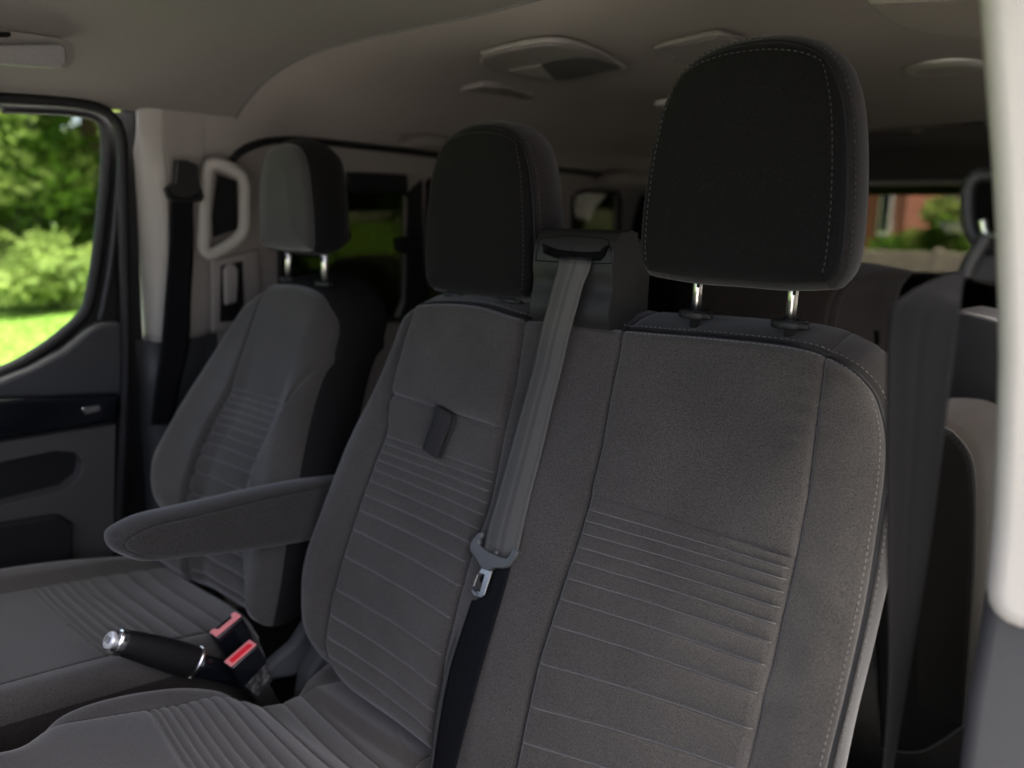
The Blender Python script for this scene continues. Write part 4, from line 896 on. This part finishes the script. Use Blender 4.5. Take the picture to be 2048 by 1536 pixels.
t, R = rear_seat('rear_seat', 'black seat side with thin piping low behind the near seat belt', 1.45,
    dict(b=[(1760, 1500), (1840, 1505), (1924, 1455)], r=[(1924, 1455), (1938, 1280), (1948, 1080), (1947, 960), (1935, 905), (1905, 866)], t=[(1740, 850), (1820, 848), (1870, 852), (1905, 866)], l=[(1760, 1500), (1745, 1200), (1740, 850)]),
    M['knit'], M['brown'], D=.25, E=(.18, 1, .02), seamed=lambda s, tt: s > -.6, R0=.01)
tube('piping', [R['ring'][i]+R['out'][i]*.001 for i in range(0, len(R['ring']), 4) if R['sel'][i]], .0022, M['thread_dark'], R['body'], n=0, seg=6)
shell = thing('seat_back_shell', tuple(on(1930, 740, y=1.62)), 'grained grey plastic shell of a rear seat beside the pale pillar', 'seat shell')
P = [on(x, y, y=1.62) for x, y in [(1840, 700), (1880, 640), (1905, 617), (1940, 624), (2020, 645), (2030, 845), (1948, 850), (1890, 800)]]
prism('shell_panel', P, (.03, .10, 0), M['plastic_grey'], shell, .010)
t, R = rear_seat('rear_seat', 'dark rounded rear seat top behind the driver seat shoulder', 1.75,
    dict(b=[(640, 760), (720, 770), (800, 780)], r=[(800, 780), (792, 640), (775, 565), (755, 532)], t=[(660, 518), (700, 514), (730, 518), (755, 532)], l=[(640, 760), (640, 600), (660, 518)]), M['knit'], M['gusset'])
t, R = rear_seat('rear_seat', 'grey rounded seat shoulder seen left of the middle headrest bottom', 2.3,
    dict(b=[(800, 800), (860, 800), (940, 800)], r=[(940, 800), (940, 700), (935, 620), (920, 575)], t=[(812, 580), (840, 558), (880, 552), (920, 575)], l=[(800, 800), (790, 700), (795, 610), (812, 580)]), M['cloth'], M['cloth'])
t, R = rear_seat('rear_seat', 'dark headrest and seat top far back between the two black headrests', 2.9,
    dict(b=[(1200, 700), (1260, 700), (1345, 700)], r=[(1345, 700), (1345, 560), (1340, 430), (1325, 392)], t=[(1242, 402), (1262, 388), (1295, 386), (1325, 392)], l=[(1200, 700), (1215, 590), (1232, 470), (1242, 402)]), M['knit'], M['gusset'])
t, R = rear_seat('rear_seat', 'dark rear seat row across the bottom of the rear window', 3.0,
    dict(b=[(1640, 900), (1800, 900), (1990, 900)], r=[(1990, 900), (1990, 700), (1985, 600), (1975, 560)], t=[(1660, 562), (1760, 550), (1860, 552), (1975, 560)], l=[(1640, 900), (1645, 700), (1650, 600), (1660, 562)]), M['knit'], M['gusset'])

# ================================================================== OUTSIDE
GZ = -.55
ALB = 1.0
M['lawn'] = noisy('lawn green', (.085, .15, .022), (.135, .22, .045), (6, 6, 6), 4, .95, .4, .02, .1)
M['grass'] = noisy('grass blades', (.10, .175, .025), (.165, .26, .05), (3, 3, 3), 3, .8, 0, .01, .1)
M['tarmac'] = noisy('pale driveway tarmac', (.16, .155, .15), (.24, .235, .225), (40, 40, 40), 4, .95, .3, .01, .1)
M['leaf'] = noisy('mid green leaves', (.13, .185, .045), (.29, .36, .10), (1.5,)*3, 3, .7, 0, .01, .2)
M['leaf_dark'] = noisy('dark green leaves', (.05, .11, .012), (.13, .23, .025), (1.5,)*3, 3, .7, 0, .01, .2)
M['leaf_gold'] = noisy('yellow green leaves', (.20, .25, .05), (.34, .38, .09), (1.5,)*3, 3, .7, 0, .01, .2)
M['bark'] = noisy('brown bark', (.08, .055, .035), (.14, .10, .07), (20, 20, 5), 3, .95, .4, .01, .1)
M['brick'] = noisy('red brick', (.19, .075, .05), (.26, .11, .075), (8, 8, 30), 3, .9, .2, .01, .1)
M['stone'] = noisy('weathered concrete fence panel', (.19, .165, .13), (.28, .245, .20), (2.5, 2.5, 6), 4, .95, .3, .01, .1)
M['roof'] = noisy('grey roof tiles', (.10, .09, .09), (.15, .14, .14), (10,)*3, 2, .9, .2, .01, .1)
M['white'] = new_mat('white paint', (.75, .75, .75), .4)
M['dark_glass'] = new_mat('dark window glass', (.02, .025, .03), .08, 0, .6)
for k in ('leaf', 'leaf_dark', 'leaf_gold', 'grass'):   # leaves let some light through
    nt = M[k].node_tree; b = nt.nodes['Principled BSDF']; b.inputs['Transmission Weight'].default_value = 0
    tr = nt.nodes.new('ShaderNodeBsdfTranslucent'); mx = nt.nodes.new('ShaderNodeMixShader'); mx.inputs[0].default_value = .6
    src = b.inputs['Base Color'].links[0].from_socket; nt.links.new(src, tr.inputs[0]); nt.links.new(b.outputs[0], mx.inputs[1]); nt.links.new(tr.outputs[0], mx.inputs[2])
    nt.links.new(mx.outputs[0], nt.nodes['Material Output'].inputs[0])
tag(mk('ground', [(-90, -60, GZ), (60, -60, GZ), (60, 120, GZ), (-90, 120, GZ)], [(0, 1, 2, 3)], M['tarmac'], smooth=False), kind='structure')
tag(mk('lawn', [(-60, -40, GZ+.004), (-5.2, -40, GZ+.004), (-5.2, 40, GZ+.004), (-60, 40, GZ+.004)], [(0, 1, 2, 3)], M['lawn'], smooth=False), kind='structure')
def quads(name, C_, size, m, parent=None, flat=0.0, squash=.5):
    n = len(C_); a = RNG.normal(size=(n, 3)); a[:, 2] *= (1-flat); a /= np.linalg.norm(a, axis=1, keepdims=True)
    b = np.cross(a, RNG.normal(size=(n, 3))); b /= np.linalg.norm(b, axis=1, keepdims=True)+1e-9
    s = (size*(.6+.8*RNG.random((n, 1)))); V = np.stack([C_-a*s, C_+b*s*squash, C_+a*s, C_-b*s*squash], 1).reshape(-1, 3)
    F = np.arange(n*4).reshape(n, 4); return mk(name, V, F, m, parent, smooth=False)
gx = RNG.uniform(-16, -5.3, 60000); gy = RNG.uniform(-1, 12, 60000)
n = len(gx); hgt = RNG.uniform(.02, .055, n); an = RNG.uniform(0, 6.28, n); dx, dy = np.cos(an)*.012, np.sin(an)*.012
V = np.stack([np.stack([gx-dx, gy-dy, np.full(n, GZ)], 1), np.stack([gx+dx, gy+dy, np.full(n, GZ)], 1), np.stack([gx+dy*1.5, gy-dx*1.5, GZ+hgt], 1)], 1).reshape(-1, 3)
tag(mk('grass', V, np.arange(n*3).reshape(n, 3), M['grass'], smooth=False), 'short bright green lawn grass outside the driver window', 'grass', kind='stuff')
def tree(x, y, h, r, mats_, label, n=7000, trunk=True, group='trees and shrubs at the garden edge', low=.25, nm='tree', leaf=.11):
    t = thing(nm, (x, y, GZ), label, 'tree' if nm == 'tree' else 'shrub', group)
    rng = RNG; k = 26; cs = rng.normal(size=(k, 3)); cs /= np.linalg.norm(cs, axis=1, keepdims=True); cs *= (rng.random((k, 1))**.4)
    cen = np.array([x, y, GZ+h*(low+(1-low)/2)]); cs = cen+cs*np.array([r*.8, r*.8, h*(1-low)/2*.85])
    rad = rng.uniform(.22, .42, k)*r
    if trunk:
        tube('trunk', [(x, y, GZ), (x+.1, y+.05, GZ+h*.25), (x-.05, y, GZ+h*.5), (x, y, GZ+h*.8)], [max(.03, .035*h*(1-i/24)) for i in range(24)], M['bark'], t, seg=8, n=24)
        for c_ in cs[:9]:
            b0 = np.array([x, y, GZ+h*rng.uniform(.25, .6)])
            tube('branch', [b0, (b0+c_)/2+np.array([0, 0, -.1]), c_], [.03*h*.5*(1-i/9) for i in range(8)], M['bark'], t, seg=5, n=8)
    for mi, m in enumerate(mats_):
        sel = [i for i in range(k) if i % len(mats_) == mi]; m_n = n//len(mats_); j = rng.choice(sel, m_n)
        d = rng.normal(size=(m_n, 3)); d /= np.linalg.norm(d, axis=1, keepdims=True); d *= (rng.random((m_n, 1))**.45)
        quads('crown', cs[j]+d*rad[j][:, None]*np.array([1, 1, .8]), leaf, m, t)
    return t
lf, ld, lg = M['leaf'], M['leaf_dark'], M['leaf_gold']
tree(-14.5, 3.4, 7.5, 3.0, (lf, lf, lg), 'broad green tree with a thin trunk at the left edge of the driver window', 6500, low=.06)
tree(-15.5, 6.4, 8.5, 3.2, (lf, lf, lg), 'tall light green tree seen at the right of the driver window', 7500, low=.04)
tree(-14.0, 8.8, 7.0, 3.0, (lf, ld), 'leafy tree seen past the frame of the driver window', 10000, low=.04)
tree(-17.5, 4.8, 9.5, 4.2, (lf, lg), 'darker tree filling the gap between the two trees outside the driver window', 5500, low=.0)
for y_, h_ in ((1.6, 3.6), (4.4, 3.0), (7.2, 3.4), (10.0, 3.6)):
    tree(-15.6, y_, h_+1.2, 2.2, (lf, ld, ld), 'leafy green hedge shrub beneath the trees, %s' % {1.6: 'left of the driver window view', 4.4: 'in the middle of the driver window', 7.2: 'at the right edge of the driver window', 10.0: 'hidden beyond the window frame'}[y_], 6000, False, low=0, nm='shrub', leaf=.14)
tree(-13.2, 4.3, 1.3, 1.0, (lf,), 'low rounded green shrub at the foot of the trees, left one', 2500, False, low=0, nm='shrub')
tree(-13.4, 6.0, 1.1, 1.1, (lf, ld), 'low light green shrub at the foot of the trees, right one', 2500, False, low=0, nm='shrub')
for i, (x, y, h, r) in enumerate([(-13, 12.5, 7, 3.2), (-10.5, 15, 7, 3.2), (-15.5, 16, 9, 3.6), (-9, 18.5, 7.5, 3.2), (-10.5, 22, 7, 2.6)]):
    tree(x, y, h, r, (ld, lf), ['dark tree behind the tinted window beside the driver headrest', 'dark tree behind the tinted side glass left of the middle headrest', 'tall dark tree behind the tinted side glass', 'dark tree beyond the far rear side glass', 'dark bushy tree beyond the rear corner of the van'][i], 7000, low=.06)
# brick house, garden fence, hedge and parked car through the rear window
def at(px, py, y): return on(px, py, y=y)
hs = thing('brick_house', (at(1760, 450, 24)[0], 24, GZ), 'red brick house beyond the fence seen through the rear window', 'house')
a, b = at(1560, 400, 24)[0], at(1815, 400, 24)[0]
wl = prism('wall', [(a, 24, GZ), (b, 24, GZ), (b, 24, GZ+4.6), (a, 24, GZ+4.6)], (0, 5, 0), M['brick'], hs)
wn = box('window', (at(1772, 420, 24)[0], 23.97, at(1772, 425, 24)[2]), (.34, .08, 1.3), M['white'], hs, .01); box('pane', (at(1772, 420, 24)[0], 23.92, at(1772, 425, 24)[2]), (.24, .04, 1.05), M['dark_glass'], wn)
prism('roof', [(a-.3, 23.6, GZ+4.6), (b+.3, 23.6, GZ+4.6), (b+.3, 26.5, GZ+6.6), (a-.3, 26.5, GZ+6.6)], (0, .1, .15), M['roof'], hs)
h2 = thing('brick_house', (at(1870, 450, 30)[0], 30, GZ), 'further red roofed house beside the hedge in the rear window', 'house')
a2, b2 = at(1815, 400, 30)[0], at(1990, 400, 30)[0]
prism('wall', [(a2, 30, GZ), (b2, 30, GZ), (b2, 30, GZ+3.2), (a2, 30, GZ+3.2)], (0, 4, 0), M['stone'], h2); prism('roof', [(a2-.3, 29.7, GZ+3.0), (b2+.3, 29.7, GZ+3.0), (b2+.3, 32, GZ+5), (a2-.3, 32, GZ+5)], (0, .1, .15), M['brick'], h2)
FY = 11.0; ztop = at(1840, 503, FY)[2]
fn = thing('garden_fence', (-2.5, FY, GZ), 'weathered concrete panel fence running behind the van', 'fence')
for k in range(9):
    x0 = -7.5+k*1.1
    rows_ = 4; hh = (ztop-GZ)/rows_
    for j in range(rows_): box('fence_panel', (x0+.55, FY, GZ+hh*(j+.5)), (1.0, .05, hh-.015), M['stone'], fn, .008)
    box('fence_post', (x0, FY, GZ+(ztop-GZ)/2+.02), (.1, .12, ztop-GZ+.04), M['stone'], fn, .01)
hc = at(1890, 440, 16)
tree(hc[0], 16, hc[2]-GZ+.6, .62, (lf, ld), 'rounded green bush above the fence in the rear window', 3500, False, low=.2, nm='shrub', leaf=.08)
hc = at(1800, 450, 17); tree(hc[0], 17, hc[2]-GZ-.1, .8, (ld, ld), 'dark low hedge between the brick house and the round bush', 2500, False, low=.0, nm='shrub', leaf=.08)
# parked car glimpsed under the near belt guide
pc = at(1950, 610, 7.0)
car = thing('parked_car', (pc[0], 7.4, GZ), 'silver grey parked car glimpsed low at the right of the rear window', 'car')
cx = pc[0]+.3; pr = [(6.5, GZ+.3), (6.5, GZ+.75), (6.9, GZ+.9), (7.6, GZ+.95), (8.1, GZ+1.32), (9.4, GZ+1.34), (10.0, GZ+.95), (10.5, GZ+.9), (10.55, GZ+.35)]
prism('body', [(cx, y, z) for y, z in pr], (1.6, 0, 0), M['white'], car, .06)
prism('windscreen', [(cx+.12, 7.62, GZ+.97), (cx+1.48, 7.62, GZ+.97), (cx+1.38, 8.05, GZ+1.31), (cx+.22, 8.05, GZ+1.31)], (0, -.02, .02), M['dark_glass'], car)
for yy in (7.0, 9.9):
    for xx in (cx+.02, cx+1.58): lathe('wheel', (xx-.1, yy, GZ+.31), [(.05, -.01), (.30, 0), (.31, .1), (.30, .2), (.05, .21)], M['seal'], car, axis=(1, 0, 0), seg=20)
